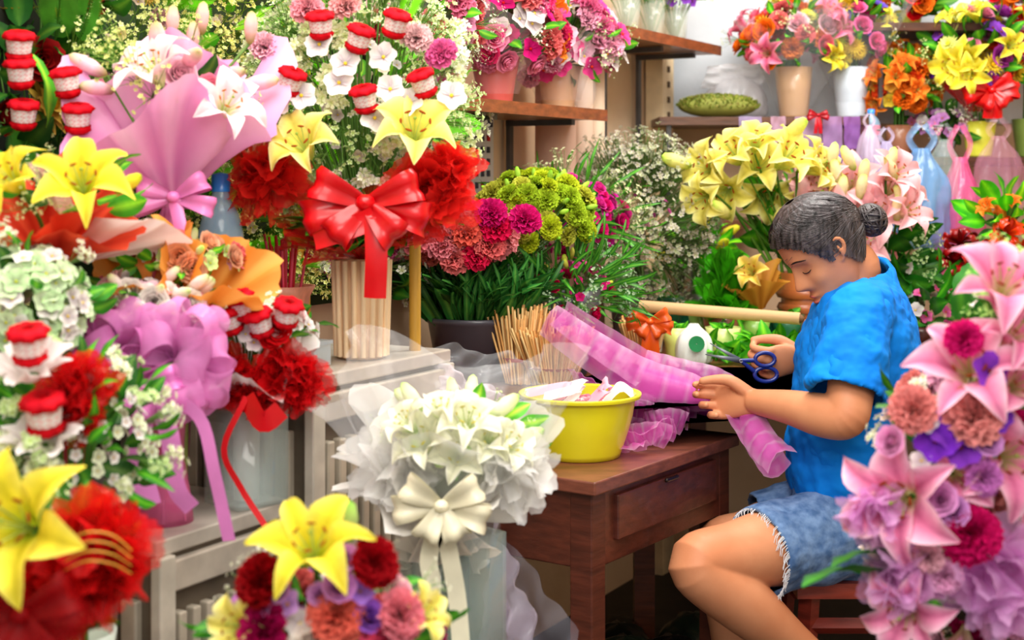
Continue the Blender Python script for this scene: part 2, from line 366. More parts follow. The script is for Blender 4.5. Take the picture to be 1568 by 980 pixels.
# ------------------------------------------------ ROOM
b=Buf(); box(b,(0,2.4,-.025),(5.4,6.2,.05),(.2,.2,.2),'floor'); b.obj('floor',smooth=False)
b=Buf(); box(b,(1.2,4.80,1.5),(3.4,.08,3.0),(1,1,1),'wall_beige'); b.obj('wall_back',smooth=False)
b=Buf(); box(b,(1.14,4.752,2.0),(1.3,.014,1.05),(1,1,1),'wall_white'); b.obj('trim_plaster_panel',smooth=False)
b=Buf(); c=Lw(2.2,-.05,1.5); box(b,c,(4.6,.08,3.0),(1,1,1),'wall_beige',ax=DW); b.obj('wall_left',smooth=False)
b=Buf(); box(b,(2.35,2.6,1.5),(.08,4.4,3.0),(1,1,1),'wall_beige'); b.obj('wall_right',smooth=False)
b=Buf(); box(b,Lw(.06,.03,1.5),(.09,.06,3.0),(.93,.83,.66),'matte',ax=DW)
for z in np.arange(.9,2.3,.05): box(b,Lw(.06,.062,z),(.015,.004,.02),(.35,.27,.2),'matte',ax=DW)
b.obj('trim_1',smooth=False)
WD=(.42,.22,.13)
b=Buf()
P=[Lw(2.1,.0,0)[:2],Lw(2.1,.40,0)[:2],A(.273,3.50),A(2.2,3.50),A(2.2,4.74),A(.50,4.74)]
prism(b,P,.795,.83,WD,'woodx')
for p in [Lw(2.05,.05,.4),Lw(2.05,.36,.4),A(.33,3.56,.4),A(1.2,3.56,.4),A(2.1,3.56,.4),A(.6,4.6,.4),A(2.1,4.6,.4)]: box(b,p-A(0,0,.002),(.05,.05,.795),WD,'wood')
b.obj('display_counter',smooth=False)
# desk
E1=nz((.57,.82,0)); E2=A(-E1[1],E1[0],0); D0=A(.145,2.57,0); DL=.56; DD=.36
def Dk(s,t,z): return D0+E1*s+E2*t+A(0,0,z)
b=Buf(); dc=(.36,.18,.13)
box(b,Dk(DL/2,DD/2,.7375),(DL+.03,DD+.03,.025),(.46,.26,.20),'woodx',ax=E1)
box(b,Dk(DL/2,.012,.655),(DL-.02,.02,.14),dc,'woodx',ax=E1); box(b,Dk(DL/2,DD-.012,.655),(DL-.02,.02,.14),dc,'woodx',ax=E1)
box(b,Dk(.012,DD/2,.655),(.02,DD-.02,.14),dc,'woodx',ax=E1); box(b,Dk(DL-.012,DD/2,.655),(.02,DD-.02,.14),dc,'woodx',ax=E1)
box(b,Dk(DL*.5,-.002,.668),(DL*.72,.014,.085),(.33,.16,.12),'woodx',ax=E1)
box(b,Dk(DL*.5,-.011,.706),(.05,.008,.008),(.12,.06,.05),'glaze',ax=E1)
for s in(.025,DL-.025):
    for t in(.025,DD-.025): box(b,Dk(s,t,.362),(.048,.048,.724),dc,'wood',ax=E1)
box(b,Dk(DL/2,DD-.025,.2),(DL-.06,.03,.04),dc,'wood',ax=E1)
b.obj('wooden_desk',smooth=False,bevel=.003)
def cabinet(s0,s1,t0,t1,h):
    b=Buf(); m=(.74,.70,.63); L=s1-s0; cx=(s0+s1)/2
    box(b,Lw(cx,(t0+t1)/2,h/2),(L-.02,t1-t0-.02,h-.02),(.40,.36,.31),'metal',ax=DW)
    box(b,Lw(cx,(t0+t1)/2,h-.012),(L,t1-t0,.024),(.80,.77,.72),'metal',ax=DW)
    n=int(L/.036)
    for i in range(n): box(b,Lw(s0+.035+(i+.5)*(L-.07)/n,t1-.006,h/2-.035),((L-.07)/n*.55,.024,h-.15),m,'metal',ax=DW)
    for s in(s0+.016,s1-.016): box(b,Lw(s,t1-.002,h/2-.012),(.032,.02,h-.024),(.82,.79,.73),'metal',ax=DW)
    box(b,Lw(cx,t1-.002,h-.055),(L-.06,.018,.045),(.78,.74,.68),'metal',ax=DW)
    n2=int((t1-t0)/.05)
    for i in range(n2): box(b,Lw(s1-.006,t0+.03+(i+.5)*(t1-t0-.06)/n2,h/2-.03),(.016,.03,h-.12),m,'metal',ax=DW)
    b.obj('metal_cabinet',smooth=False,bevel=.003)
cabinet(2.14,2.565,.02,.517,.98); cabinet(2.575,2.88,.02,.49,.785)
b=Buf()
box(b,Lw(3.22,.30,.60),(.6,.55,.03),WD,'woodx',ax=DW)
for s in(2.95,3.48):
    for t in(.06,.54): box(b,Lw(s,t,.292),(.05,.05,.585),WD,'wood',ax=DW)
b.obj('flower_stand',smooth=False,bevel=.003)
def shelf(s0,s1,z,t1=.25,name='wall_shelf'):
    b=Buf(); box(b,Lw((s0+s1)/2,t1/2+.001,z),(s1-s0,t1,.022),(.62,.40,.24),'woodx',ax=DW); box(b,Lw((s0+s1)/2,t1+.003,z),(s1-s0,.008,.03),(.50,.27,.15),'woodx',ax=DW)
    for s in(s0+.1,(s0+s1)/2,s1-.1):
        box(b,Lw(s,t1*.42,z-.02),(.02,t1*.8,.015),(.35,.35,.36),'metal',ax=DW); box(b,Lw(s,.012,z-.16),(.02,.012,.30),(.35,.35,.36),'metal',ax=DW)
    b.obj(name,smooth=False)
shelf(.93,1.95,1.462); shelf(.09,.80,1.70)
def bshelf(x0,x1,y0,z,col=(.30,.17,.11),br=True):
    b=Buf(); box(b,((x0+x1)/2,(y0+4.745)/2,z),(x1-x0,4.745-y0,.025),col,'woodx')
    if br:
        for x in(x0+.03,x1-.1):
            box(b,(x,4.736,z-.15),(.018,.012,.28),(.28,.27,.27),'metal'); tube(b,[(x,4.73,z-.24),(x,y0+.05,z-.02)],.006,(.28,.27,.27),'metal',n=5)
            box(b,(x,y0+.02,z-.13),(.014,.014,.25),(.28,.27,.27),'metal')
    b.obj('wall_shelf',smooth=False)
bshelf(.455,1.10,4.38,1.47,(.36,.23,.16)); bshelf(1.14,2.3,4.38,1.345); bshelf(1.12,2.3,4.42,1.765)
bshelf(.53,.78,4.38,1.15,(.40,.24,.16))
b=Buf(); tube(b,[Lw(2.19,.47,.98),Lw(2.19,.47,1.18)],.011,(.72,.55,.2),'bamboo',n=10); b.obj('bamboo_post')
b=Buf(); box(b,Lw(2.0,.03,1.5),(.07,.055,3.0),(.85,.62,.20),'wood',ax=DW); b.obj('trim_2',smooth=False)
b=Buf()
box(b,Lw(1.22,.008,1.345),(.21,.006,.22),(.93,.93,.94),'paper',ax=DW)
box(b,Lw(1.22,.013,1.44),(.19,.004,.022),(.2,.2,.3),'matte',ax=DW)
for i in range(6):
    for j in range(5): box(b,Lw(1.145+i*.030,.013,1.40-j*.031),(.012,.004,.016),(.25,.25,.3) if (i+j)%5 else (.8,.1,.1),'matte',ax=DW)
b.obj('wall_calendar',smooth=False)
for (px,r,z1,c,yy) in((868,.056,1.60,(.90,.74,.65),3.90),(908,.034,1.64,(.92,.80,.70),4.02),(930,.028,1.67,(.95,.85,.74),4.14)):
    b=Buf(); q=W(px,300,yy); lathe(b,A(q[0],q[1],.831),[(r*.5,0),(r,0),(r,z1-.83),(r*.6,z1-.83),(r*.6,z1-.9)],c,'paper',n=24); b.obj('wrapping_paper_roll')
# ------------------------------------------------ LEFT MASS
RED=(.88,.05,.10); PINK=(.97,.45,.70); CORAL=(1,.52,.52); MAG=(.90,.12,.50); WHT=(1,.99,.96); YG=(.84,.92,.20); ORG=(1,.50,.12)
PUR=(.58,.30,.80); LPK=(1,.78,.84); YEL=(1,.90,.28); LIL=(.88,.62,.90); DRED=(.66,.02,.10)
def lil(b,t,px,py,d,r,axis=(0,-.8,.5),stem=None,tint=(1,1,1)):
    p=W(px,py,d)-nz(axis)*r*.5; b.put(t,p,r,axis,tint=tint)
    if stem is not None: tube(b,[p,(p+stem)/2+A(0,0,.01),stem],.0035,(.35,.55,.2),'leaf',n=4)
# 1
b=Buf(); base=W(565,559,2.5); base[2]=.981
vase(b,base,.047,.175,(.88,.72,.55),'bamboo',flare=1.04)
for a in np.linspace(0,2*pi,19)[:-1]: tube(b,[base+A(cos(a)*.044,sin(a)*.044,.005),base+A(cos(a)*.049,sin(a)*.049,.172)],.0055,(.95,.83,.66),'bamboo',n=6)
neck=base+A(0,0,.16)
dome(b,W(565,160,2.56),(.135,.10,.215),[(GYPB,.08,[WHT,(.97,.98,.85)],70),(FL,.012,[WHT,(1,.97,.85)],100),(GYP,.085,(.9,1,.75),56),(FERN,.09,(1.5,1.5,.9),10)],stem=neck,fill=(36,.06),span=-.6,ft=(1.7,1.8,1.1))
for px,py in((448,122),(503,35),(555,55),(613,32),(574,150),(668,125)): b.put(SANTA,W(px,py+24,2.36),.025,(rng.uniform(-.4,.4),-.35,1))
for px,py in((470,150),(640,160),(500,70),(600,90),(705,150),(430,160),(540,100),(585,185),(610,140),(530,130)): b.put(FL,W(px,py,2.36),.026,(rng.uniform(-.4,.4),-1,.3),tint=WHT)
for px,py,c in((540,10,(1,.75,.75)),(480,15,(1,.7,.75)),(650,60,(1,.85,.85)),(415,75,LPK),(690,85,PINK)): b.put(CARNS[0],W(px,py,2.4),.026,(rng.uniform(-.3,.3),-.8,.5),tint=c)
lil(b,LY2,472,225,2.34,.080,(-.25,-.75,.6),neck); lil(b,LY2,648,205,2.34,.092,(.1,-.7,.65),neck)
for px,py,r in ((415,275,.058),(668,300,.062),(700,265,.04),(625,330,.04)):
    puff(b,W(px,py,2.40),r,(.88,.13,.11),n=10)
for d in((-.6,-.4,.5),(.6,-.4,.5),(.2,-.6,.4),(-.3,-.6,.3)): wrap(b,neck+A(0,0,.02),d,.14,.012,.06,(.90,.12,.10),'tulle',folds=5,amp=.25)
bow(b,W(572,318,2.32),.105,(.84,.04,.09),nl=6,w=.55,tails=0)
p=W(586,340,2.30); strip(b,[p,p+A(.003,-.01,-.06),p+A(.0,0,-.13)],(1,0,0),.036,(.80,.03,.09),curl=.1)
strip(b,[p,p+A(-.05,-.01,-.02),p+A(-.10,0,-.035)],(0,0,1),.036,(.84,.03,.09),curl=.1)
for px,py,L in((360,320,.22),(775,325,.22),(545,400,.15),(610,405,.14),(430,335,.17),(710,345,.17),(520,385,.15),(480,370,.16),(640,385,.15),(395,345,.18)):
    e=W(px,py,2.38); b.put(LEAF,neck+A(0,-.01,.02),L*1.05,e-neck,spin=rng.uniform(-.4,.4),tint=(.9,1.15,.8))
b.obj('lily_bouquet_with_red_ribbon')
b=Buf(); base=W(447,495,2.52); base[2]=.981
vase(b,base,.050,.125,(.86,.55,.44),'bamboo',kind=1,flare=1.05)
for i in range(34): 
    a=rng.random()*6.28; r=rng.uniform(0,.03); tube(b,[base+A(r*cos(a)*.5,r*sin(a)*.5,.05),base+A(r*1.6*cos(a),r*1.6*sin(a),.20+rng.uniform(-.02,.02))],.0025,rng.choice([(.85,.1,.15),(.9,.3,.4),(.7,.05,.1)]),'glaze',n=5)
b.obj('terracotta_vase')
b=Buf(); box(b,Lw(2.47,.43,1.0),(.06,.07,.035),(.85,.9,.92),'film',ax=DW); box(b,Lw(2.47,.43,1.021),(.066,.076,.006),(.8,.85,.88),'film',ax=DW); b.obj('plastic_box',smooth=False)
def bottle(p,r,h,name='water_bottle'):
    b=Buf(); pr=[(.001,0),(r*.9,0),(r,.03*h),(r,.2*h),(r*.92,.24*h),(r,.28*h),(r,.36*h),(r*.92,.4*h),(r,.44*h),(r,.68*h),(r*.8,.78*h),(r*.4,.87*h),(r*.36,.92*h)]
    lathe(b,p,pr,(.70,.86,.97),'film',n=24); lathe(b,p,[(r*1.01,.45*h),(r*1.015,.66*h)],(.95,.62,.72),'paper',n=24)
    lathe(b,p,[(r*.42,.90*h),(r*.42,.99*h),(.001,h)],(.2,.55,.9),'glaze',n=16); b.obj(name)
q=W(345,430,2.40); bottle(A(q[0],q[1],.981),.038,.325)
# 2 pink paper bouquet
b=Buf(); apex=W(268,325,2.28); gb=A(apex[0],apex[1],.786)
vase(b,gb,.03,.22,(.7,.35,.5),'glaze'); tube(b,[gb+A(0,0,.15),apex],.012,(.85,.45,.7),'paper',n=10)
PK=(.95,.52,.80)
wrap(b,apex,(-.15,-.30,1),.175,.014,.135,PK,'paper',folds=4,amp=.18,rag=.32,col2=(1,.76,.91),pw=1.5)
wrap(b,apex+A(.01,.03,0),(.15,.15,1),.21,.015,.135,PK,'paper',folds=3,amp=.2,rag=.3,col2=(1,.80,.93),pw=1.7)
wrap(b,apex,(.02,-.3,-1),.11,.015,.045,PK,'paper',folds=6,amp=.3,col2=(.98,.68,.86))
dome(b,apex+A(-.01,.02,.19),(.10,.09,.05),[(GYP,.07,(.9,.95,.6),14),(ROSE,.024,[LPK,(1,.6,.7)],6),(BUD,.06,LPK,6)],stem=apex,fill=(14,.07))
lil(b,LW,238,105,2.18,.072,(-.3,-.6,.8),apex); lil(b,LW,355,165,2.20,.068,(.5,-.7,.6),apex); lil(b,LW,300,130,2.26,.05,(.2,-.5,.9),apex)
bow(b,W(272,308,2.2),.065,(.97,.55,.82),tails=1,w=.5)
for px,py in((268,30),(315,25),(390,40),(300,55)): b.put(BUD,W(px,py+30,2.3),.055,(.1,-.2,1),tint=(1,.80,.78)); tube(b,[W(px,py+28,2.3),apex+A(0,0,.12)],.0025,(.45,.6,.3),'leaf',n=4)
b.obj('pink_paper_bouquet')
# 3
b=Buf(); gb=Lw(2.76,.12,.786); vase(b,gb,.05,.25,(.35,.5,.3),'glaze'); neck=gb+A(0,0,.22)
dome(b,W(70,140,2.38),(.09,.06,.14),[(FERN,.11,[(.9,1,.9)],20),(GYP,.07,(.9,.95,.7),8),(LEAF,.10,(.7,.9,.8),22),(MUM,.026,[(.85,.7,.25)],5)],stem=neck,fill=(18,.08),span=-.7,ft=(.6,.75,.6))
for px,py in((30,75),(33,118),(36,182),(108,132),(122,188)): b.put(SANTA,W(px,py+18,2.20),.025,(rng.uniform(-.15,.15),-.25,1))
b.put(LEAF,W(72,200,2.25),.13,(0,-.2,1),spin=0,tint=(1.5,1.6,1))
b.obj('rose_arrangement')
def garland(name,s0,s1,z0,z1,items,t=.10,bk=(.16,.24,.12)):
    b=Buf(); seq=[]
    for tt,size,cols,k in items: seq+=[(tt,size,cols)]*k
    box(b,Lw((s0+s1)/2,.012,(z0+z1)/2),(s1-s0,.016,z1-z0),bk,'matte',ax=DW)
    for tt,size,cols in seq:
        s=rng.uniform(s0,s1); z=rng.uniform(z0,z1); p=Lw(s,.03+t*rng.random(),z)
        b.put(tt,p,size*rng.uniform(.8,1.2),NW+A(rng.uniform(-.5,.5),rng.uniform(-.8,.1),rng.uniform(-.2,.9)),tint=jit(cols[rng.randrange(len(cols))],.12))
    b.obj(name)
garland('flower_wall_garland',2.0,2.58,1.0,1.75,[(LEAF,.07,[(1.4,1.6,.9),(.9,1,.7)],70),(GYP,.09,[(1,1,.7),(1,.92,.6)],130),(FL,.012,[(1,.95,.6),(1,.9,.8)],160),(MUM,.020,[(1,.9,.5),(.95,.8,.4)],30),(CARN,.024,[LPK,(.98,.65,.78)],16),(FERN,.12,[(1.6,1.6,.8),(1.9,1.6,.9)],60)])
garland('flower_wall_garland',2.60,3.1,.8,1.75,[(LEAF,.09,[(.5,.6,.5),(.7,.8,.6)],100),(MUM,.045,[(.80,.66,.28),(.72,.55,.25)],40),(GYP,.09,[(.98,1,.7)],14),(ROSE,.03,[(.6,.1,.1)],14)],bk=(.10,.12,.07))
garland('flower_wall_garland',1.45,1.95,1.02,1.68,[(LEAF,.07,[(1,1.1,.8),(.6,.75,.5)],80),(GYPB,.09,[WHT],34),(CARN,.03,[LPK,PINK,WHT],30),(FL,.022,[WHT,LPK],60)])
# 5
b=Buf(); neck=W(85,405,2.06); gb=A(neck[0],neck[1],.616); vase(b,gb,.045,.30,(.6,.2,.2)); tube(b,[gb+A(0,0,.2),neck],.018,(.35,.5,.2),'leaf',n=8)
wrap(b,neck-A(0,.02,.0),(-.25,-.6,1),.085,.02,.11,(.86,.17,.10),'paper',folds=5,amp=.16,rag=.3,col2=(.97,.36,.24))
wrap(b,neck-A(0,.0,.0),(.25,-.5,1),.085,.02,.105,(.88,.20,.12),'paper',folds=5,amp=.16,rag=.3,col2=(1,.42,.28))
wrap(b,neck+A(.02,.03,0),(.45,.2,1),.085,.02,.12,(.95,.80,.74),'paper',folds=5,amp=.14,rag=.25,col2=(1,.95,.92))
dome(b,neck+A(0,0,.08),(.08,.07,.035),[(GYP,.05,(.95,1,.8),8),(LEAF,.08,(1.1,1.3,.8),12)],fill=(6,.06))
lil(b,LY,15,280,1.94,.062,(-.4,-.7,.6),neck); lil(b,LY,128,285,1.94,.074,(.15,-.75,.6),neck); b.put(BUD,W(180,300,1.97),.05,(.7,-.3,.4),tint=YEL)
b.obj('lily_bouquet_with_red_paper')
def vbq(name,px,py,d,R,items,floor,vc=(.8,.85,.8),vr=.05,vh=.16,extra=None,vm='glaze',fill=(16,.07),up=(0,-.3,1),span=-.25):
    b=Buf(); c=W(px,py,d); gb=A(c[0],c[1],floor); R=np.asarray(R)*np.ones(3)
    h=min(vh,max(.05,c[2]-floor-.02)); vase(b,gb,vr,h,vc,vm); top=gb+A(0,0,h)
    for i in range(7): a=i*.9; tube(b,[top+A(cos(a)*vr*.4,sin(a)*vr*.4,-.03),(top+c)/2+A(cos(a)*vr*.3,sin(a)*vr*.3,0),c+A(cos(a),sin(a),0)*R*.3],.004,(.32,.52,.2),'leaf',n=4)
    dome(b,c,R,items,stem=None,fill=fill,up=up,span=span)
    if extra: extra(b,c)
    return b.obj(name)
vbq('white_flower_arrangement',42,485,1.92,(.075,.07,.08),[(FL,.016,[WHT,(.9,1,.8),(.78,.92,.68)],170),(GYPB,.04,[WHT],8),(LEAF,.045,(1,1.2,.9),14)],.617)
# 7
b=Buf(); neck=W(278,485,2.18); gb=A(neck[0],neck[1]-.03,.786); tube(b,[gb,neck],.02,(.55,.6,.3),'leaf',n=10)
wrap(b,neck-A(.02,0,0),(-.35,-.55,1),.085,.03,.095,(.96,.50,.12),'paper',folds=5,amp=.16,rag=.3,col2=(1,.72,.36))
wrap(b,neck+A(.03,0,0),(.5,-.45,1),.085,.03,.095,(.96,.50,.12),'paper',folds=5,amp=.16,rag=.3,col2=(1,.72,.36))
dome(b,neck+A(0,.02,.075),(.08,.06,.025),[(ROSE,.020,[(1,.7,.5),(1,.75,.6),CORAL],12),(FL,.013,[WHT,LPK,(.85,1,.6)],30),(BUD,.035,(.9,1,.7),8),(LEAF,.045,(1.2,1.4,.8),8)],fill=(6,.04))
b.obj('orange_paper_bouquet')
# 8
b=Buf(); neck=W(232,600,2.12); gb=A(W(255,800,2.12)[0],2.12,.786)
lathe(b,gb,[(.001,0),(.045,0),(.04,.04),(.03,.1),(.035,.17),(.045,.2)],(.95,.45,.68),'film',n=24)
lathe(b,gb,[(.001,.003),(.04,.005),(.035,.04),(.022,.1),(.03,.18)],(.93,.50,.70),'paper',n=24,wob=lambda a,z:.15*np.sin(7*a))
tube(b,[gb+A(0,0,.15),neck],.02,(.9,.5,.7),'paper',n=10)
PB=(.95,.55,.84)
for px,py in((130,555),(185,540),(270,545),(315,570)): puff(b,W(px,py,2.06),.042,PB,n=5)
pom(b,W(165,560,2.02),.085,PB,'tulle',n=11,w=.85,f=(-.2,-1,.2)); pom(b,W(275,560,2.02),.085,(.97,.62,.88),'tulle',n=11,w=.85,f=(.2,-1,.2))
bow(b,W(225,605,1.97),.06,(.95,.50,.82),w=.6,tails=0,nl=6)
p=W(240,610,1.97); c=(.95,.56,.87)
strip(b,[p,W(265,680,1.95),W(275,760,1.95),W(300,795,1.95)],(1,-.3,0),.030,c); strip(b,[p,W(310,650,1.95),W(335,740,1.94),W(358,845,1.94)],(1,-.5,.3),.022,c)
strip(b,[p,W(215,700,1.96),W(235,790,1.96)],(1,.2,0),.03,c)
dome(b,W(225,480,2.12),(.09,.07,.035),[(ROSE,.020,[(.97,.5,.6),(1,.85,.85),WHT,(.98,.7,.75)],20),(GYP,.04,(.95,.95,.85),6),(FL,.014,[WHT,(1,.85,.9)],40),(BUD,.045,[(1,.92,.9)],14),(LEAF,.05,(.9,1.1,.8),10)],stem=neck,fill=(8,.04))
b.obj('pink_ribbon_bouquet')
# 9
b=Buf(); gb=W(385,770,2.24); gb[2]=.786
h=.165
lathe(b,gb,[(.001,0),(.066,0),(.066,.004),(.066,h),(.062,h),(.062,.006)],(.85,.92,.9),'glass',n=4)
lathe(b,gb,[(.001,.006),(.02,.006),(.022,h*.95),(.001,h)],(.97,.97,.94),'paper',n=16)
neck=gb+A(0,0,h+.01)
for px,py,r in((350,585,.045),(445,585,.045),(475,600,.04),(400,610,.035)): puff(b,W(px,py,2.18),r,(.80,.06,.09),n=9)
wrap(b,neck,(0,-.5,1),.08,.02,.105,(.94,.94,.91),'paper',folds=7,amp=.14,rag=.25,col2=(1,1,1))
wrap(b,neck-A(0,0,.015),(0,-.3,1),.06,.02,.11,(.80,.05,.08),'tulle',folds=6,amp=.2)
dome(b,W(400,515,2.22),(.085,.06,.03),[(GYPB,.04,WHT,6),(FL,.014,WHT,36),(ROSE,.020,[RED,DRED,(.98,.8,.8)],8),(LEAF,.05,(.8,1,.7),12)],stem=neck,fill=(8,.045))
for px,py in((335,485),(383,478),(412,505),(445,490),(365,500)): b.put(SANTA,W(px,py+18,2.15),.024,(rng.uniform(-.3,.3),-.4,1))
p=W(385,620,2.12); strip(b,[p,W(350,700,2.11),W(375,760,2.11),W(420,830,2.09)],(1,0,0),.009,(.78,.05,.08)); strip(b,[p,W(410,660,2.11),W(440,640,2.11)],(0,0,1),.03,(.78,.05,.08))
b.obj('red_rose_bouquet_in_glass_vase')
# 10
def ex10(b,c):
    for px,py,s in((48,545,.026),(72,655,.028)):
        b.put(SANTA,W(px,py+20,1.72),s,(0,-.3,1)); wrap(b,W(px,py+45,1.73),(0,-.5,1),.03,.012,.045,(1,.98,.97),'paper',folds=8,amp=.2)
    puff(b,W(118,610,1.76),.042,(.80,.07,.09)); puff(b,W(120,650,1.76),.03,(.80,.07,.09))
vbq('white_filler_flower_bouquet',110,690,1.82,(.10,.08,.085),[(GYPB,.05,[(1,1,.93),(.92,1,.8)],22),(FL,.0085,[(.95,1,.85),WHT],150),(LEAF,.05,(.7,.9,.6),50),(LEAFL,.07,(.9,1.2,.7),30)],.617,extra=ex10,vh=.10,span=-.6)
# 11
b=Buf(); neck=W(70,990,1.62); gb=A(neck[0],neck[1],.617); vase(b,gb,.05,.12,(.5,.1,.12)); neck=gb+A(0,0,.1)
dome(b,W(40,900,1.62),(.09,.06,.06),[(GYP,.05,(.95,1,.85),5),(LEAF,.07,(.8,1,.7),26),(FL,.01,WHT,16)],fill=(10,.05),stem=neck)
lil(b,LY,28,820,1.50,.088,(-.15,-.9,.35),neck)
for px,py,r in((155,860,.055),(115,905,.045),(60,945,.045),(15,965,.04)): puff(b,W(px,py,1.57),r,(.80,.07,.08),n=10)
for k in range(4): tube(b,[W(100,850+k*14,1.51),W(135,832+k*15,1.49),W(175,836+k*15,1.50),W(205,860+k*12,1.52)],.0010,(.85,.65,.25),'satin',n=4,k=4)
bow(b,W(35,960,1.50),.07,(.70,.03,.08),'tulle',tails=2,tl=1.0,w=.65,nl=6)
for px,py in((270,905),(220,925),(120,960)): b.put(LEAF,neck+A(0,0,.02),.15,W(px,py,1.52)-neck,spin=.2,tint=(.9,1.2,.7))
b.obj('lily_bouquet_with_red_mesh')
# 12
def ex12(b,c):
    nk=c-A(0,0,.1)
    lil(b,LY,487,855,1.60,.072,(-.05,-.6,.75),nk); lil(b,LY2,660,960,1.62,.045,(.6,-.5,.5),nk); lil(b,LY2,372,980,1.62,.05,(-.5,-.7,.3),nk)
    for px,py,r,t,col in((408,908,.028,CARN,(.66,.02,.08)),(585,880,.026,CARN,(.68,.03,.1)),(527,963,.031,CARN,(1,.50,.42)),(625,962,.027,CARN,(1,.58,.64)),(415,985,.030,CARN,(.76,.08,.38)),(530,918,.018,ROSE,(.9,.6,.9)),(538,873,.015,ROSE,(.92,.65,.92)),(575,965,.018,ROSE,(.65,.4,.85)),(485,1000,.022,ROSE,(1,.95,.9)),(450,945,.018,FL,(.88,.68,.97)),(470,975,.018,FL,(1,1,.95)),(562,925,.016,FL,(.7,.5,.9)),(415,945,.016,FL,(.9,.65,.9)),(600,1010,.028,CARN,(.95,.35,.5)),(440,925,.014,ROSE,(.9,.65,.9)),(500,930,.013,ROSE,LIL)):
        b.put(t,W(px,py,1.60),r,(((px-510)/160),-.8,.5),tint=col)
    for px,py in((540,770),(395,880)): b.put(BUD,W(px,py+90,1.66),.06,(.1,-.1,1),tint=(.75,.85,.5))
vbq('mixed_carnation_bouquet',510,1000,1.70,(.12,.09,.075),[(ROSE,.016,[LIL,(.7,.45,.85),LPK],22),(CARN,.024,[(.72,.05,.15),CORAL,MAG],12),(GYP,.05,(1,1,.95),6),(LEAF,.05,(.8,1.1,.7),26),(FL,.013,[LIL,WHT],36)],.46,extra=ex12,vh=.14,vr=.06,fill=(26,.05))
for c,w,h in((A(W(510,985,1.70)[0],1.70,0),.26,.46),(W(705,900,2.2)*A(1,1,0),.24,.46)):
    b=Buf(); box(b,c+A(0,0,h-.0125),(w,w,.02),(.45,.3,.2),'woodx')
    for sx in(-1,1):
        for sy in(-1,1): box(b,c+A(sx*w*.42,sy*w*.42,(h-.0225)/2),(.03,.03,h-.0225),(.42,.27,.18),'wood')
    for sx in(-1,1): box(b,c+A(sx*w*.42,0,h*.4),(.02,w*.8,.03),(.42,.27,.18),'wood'); box(b,c+A(0,sx*w*.42,h*.4),(w*.8,.02,.03),(.42,.27,.18),'wood')
    b.obj('wooden_stool',smooth=False,bevel=.002)
# 13
b=Buf(); gb=A(W(705,900,2.2)[0],2.2,.46); neck=W(690,800,2.2)
lathe(b,gb,[(.001,0),(.085,0),(.085,.29),(.08,.29),(.08,.01)],(.75,.85,.83),'glass',n=4)
for i in range(8): a=i*.8; tube(b,[gb+A(cos(a)*.03,sin(a)*.03,.02),neck+A(cos(a)*.01,sin(a)*.01,0)],.005,(.35,.5,.25),'leaf',n=5)
wh=(.95,.93,.89)
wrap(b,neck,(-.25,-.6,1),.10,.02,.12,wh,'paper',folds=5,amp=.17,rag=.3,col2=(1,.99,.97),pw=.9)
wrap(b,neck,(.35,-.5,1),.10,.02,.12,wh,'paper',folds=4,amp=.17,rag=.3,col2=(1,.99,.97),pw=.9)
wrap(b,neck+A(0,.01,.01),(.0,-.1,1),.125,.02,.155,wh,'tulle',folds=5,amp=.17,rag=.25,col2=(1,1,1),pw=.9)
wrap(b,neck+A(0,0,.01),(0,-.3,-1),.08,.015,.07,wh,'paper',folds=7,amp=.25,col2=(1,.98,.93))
puff(b,W(620,740,2.10),.055,(1,.99,.96),'tulle',n=5); puff(b,W(800,735,2.10),.055,(1,.99,.96),'tulle',n=5)
wrap(b,gb+A(0,0,.28),(0,-.1,1),.26,.07,.19,(.97,.98,1),'clear',folds=5,amp=.12,rag=.15)
dome(b,W(712,690,2.2),(.105,.08,.045),[(GYP,.04,(.95,1,.8),5),(BUD,.055,(1,1,.85),16),(LEAF,.06,(1.8,1.9,1.2),10),(FL,.02,WHT,20)],stem=neck,fill=(8,.06),ft=(1.5,1.7,1.1))
for px,py,r,ax in((660,690,.062,(-.4,-.7,.6)),(730,660,.065,(.1,-.6,.8)),(795,695,.055,(.6,-.6,.5)),(715,710,.055,(0,-.9,.4)),(635,660,.05,(-.6,-.4,.7)),(765,690,.05,(.3,-.8,.5)),(690,640,.05,(-.1,-.3,1))): lil(b,LC,px,py,2.08,r,ax,neck)
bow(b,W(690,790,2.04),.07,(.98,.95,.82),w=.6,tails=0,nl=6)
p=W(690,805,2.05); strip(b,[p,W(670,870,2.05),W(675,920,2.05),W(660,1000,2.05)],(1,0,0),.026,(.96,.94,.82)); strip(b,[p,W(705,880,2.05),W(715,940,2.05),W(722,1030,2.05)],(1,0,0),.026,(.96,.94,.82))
b.obj('white_lily_bouquet')
def sheet(b,p0,ex,ey,amp,col,m,nu=26,nv=18,fr=9):
    u,v=UV(nu,nv); p1,p2=rng.random()*6,rng.random()*6
    nn=nz(np.cross(ex,ey)); d=amp*(np.sin(u*fr+p1+3*v)+.6*np.sin(v*fr*1.4+p2-4*u)+.5*np.sin((u+v)*fr*1.9))
    V=np.asarray(p0)+u[...,None]*np.asarray(ex)+v[...,None]*np.asarray(ey)+d[...,None]*nn; b.add(V,col,gf(nu,nv,False),m)
b=Buf()
sheet(b,W(770,800,2.35),W(900,990,2.30)-W(770,800,2.35),A(-.02,.03,-.35),.010,(.85,.85,.92),'clear',40,30,14); sheet(b,W(765,810,2.32),W(840,980,2.28)-W(770,830,2.32),A(-.02,.04,-.3),.012,(.92,.88,.97),'film',40,30,14); b.obj('plastic_wrap_sheet')
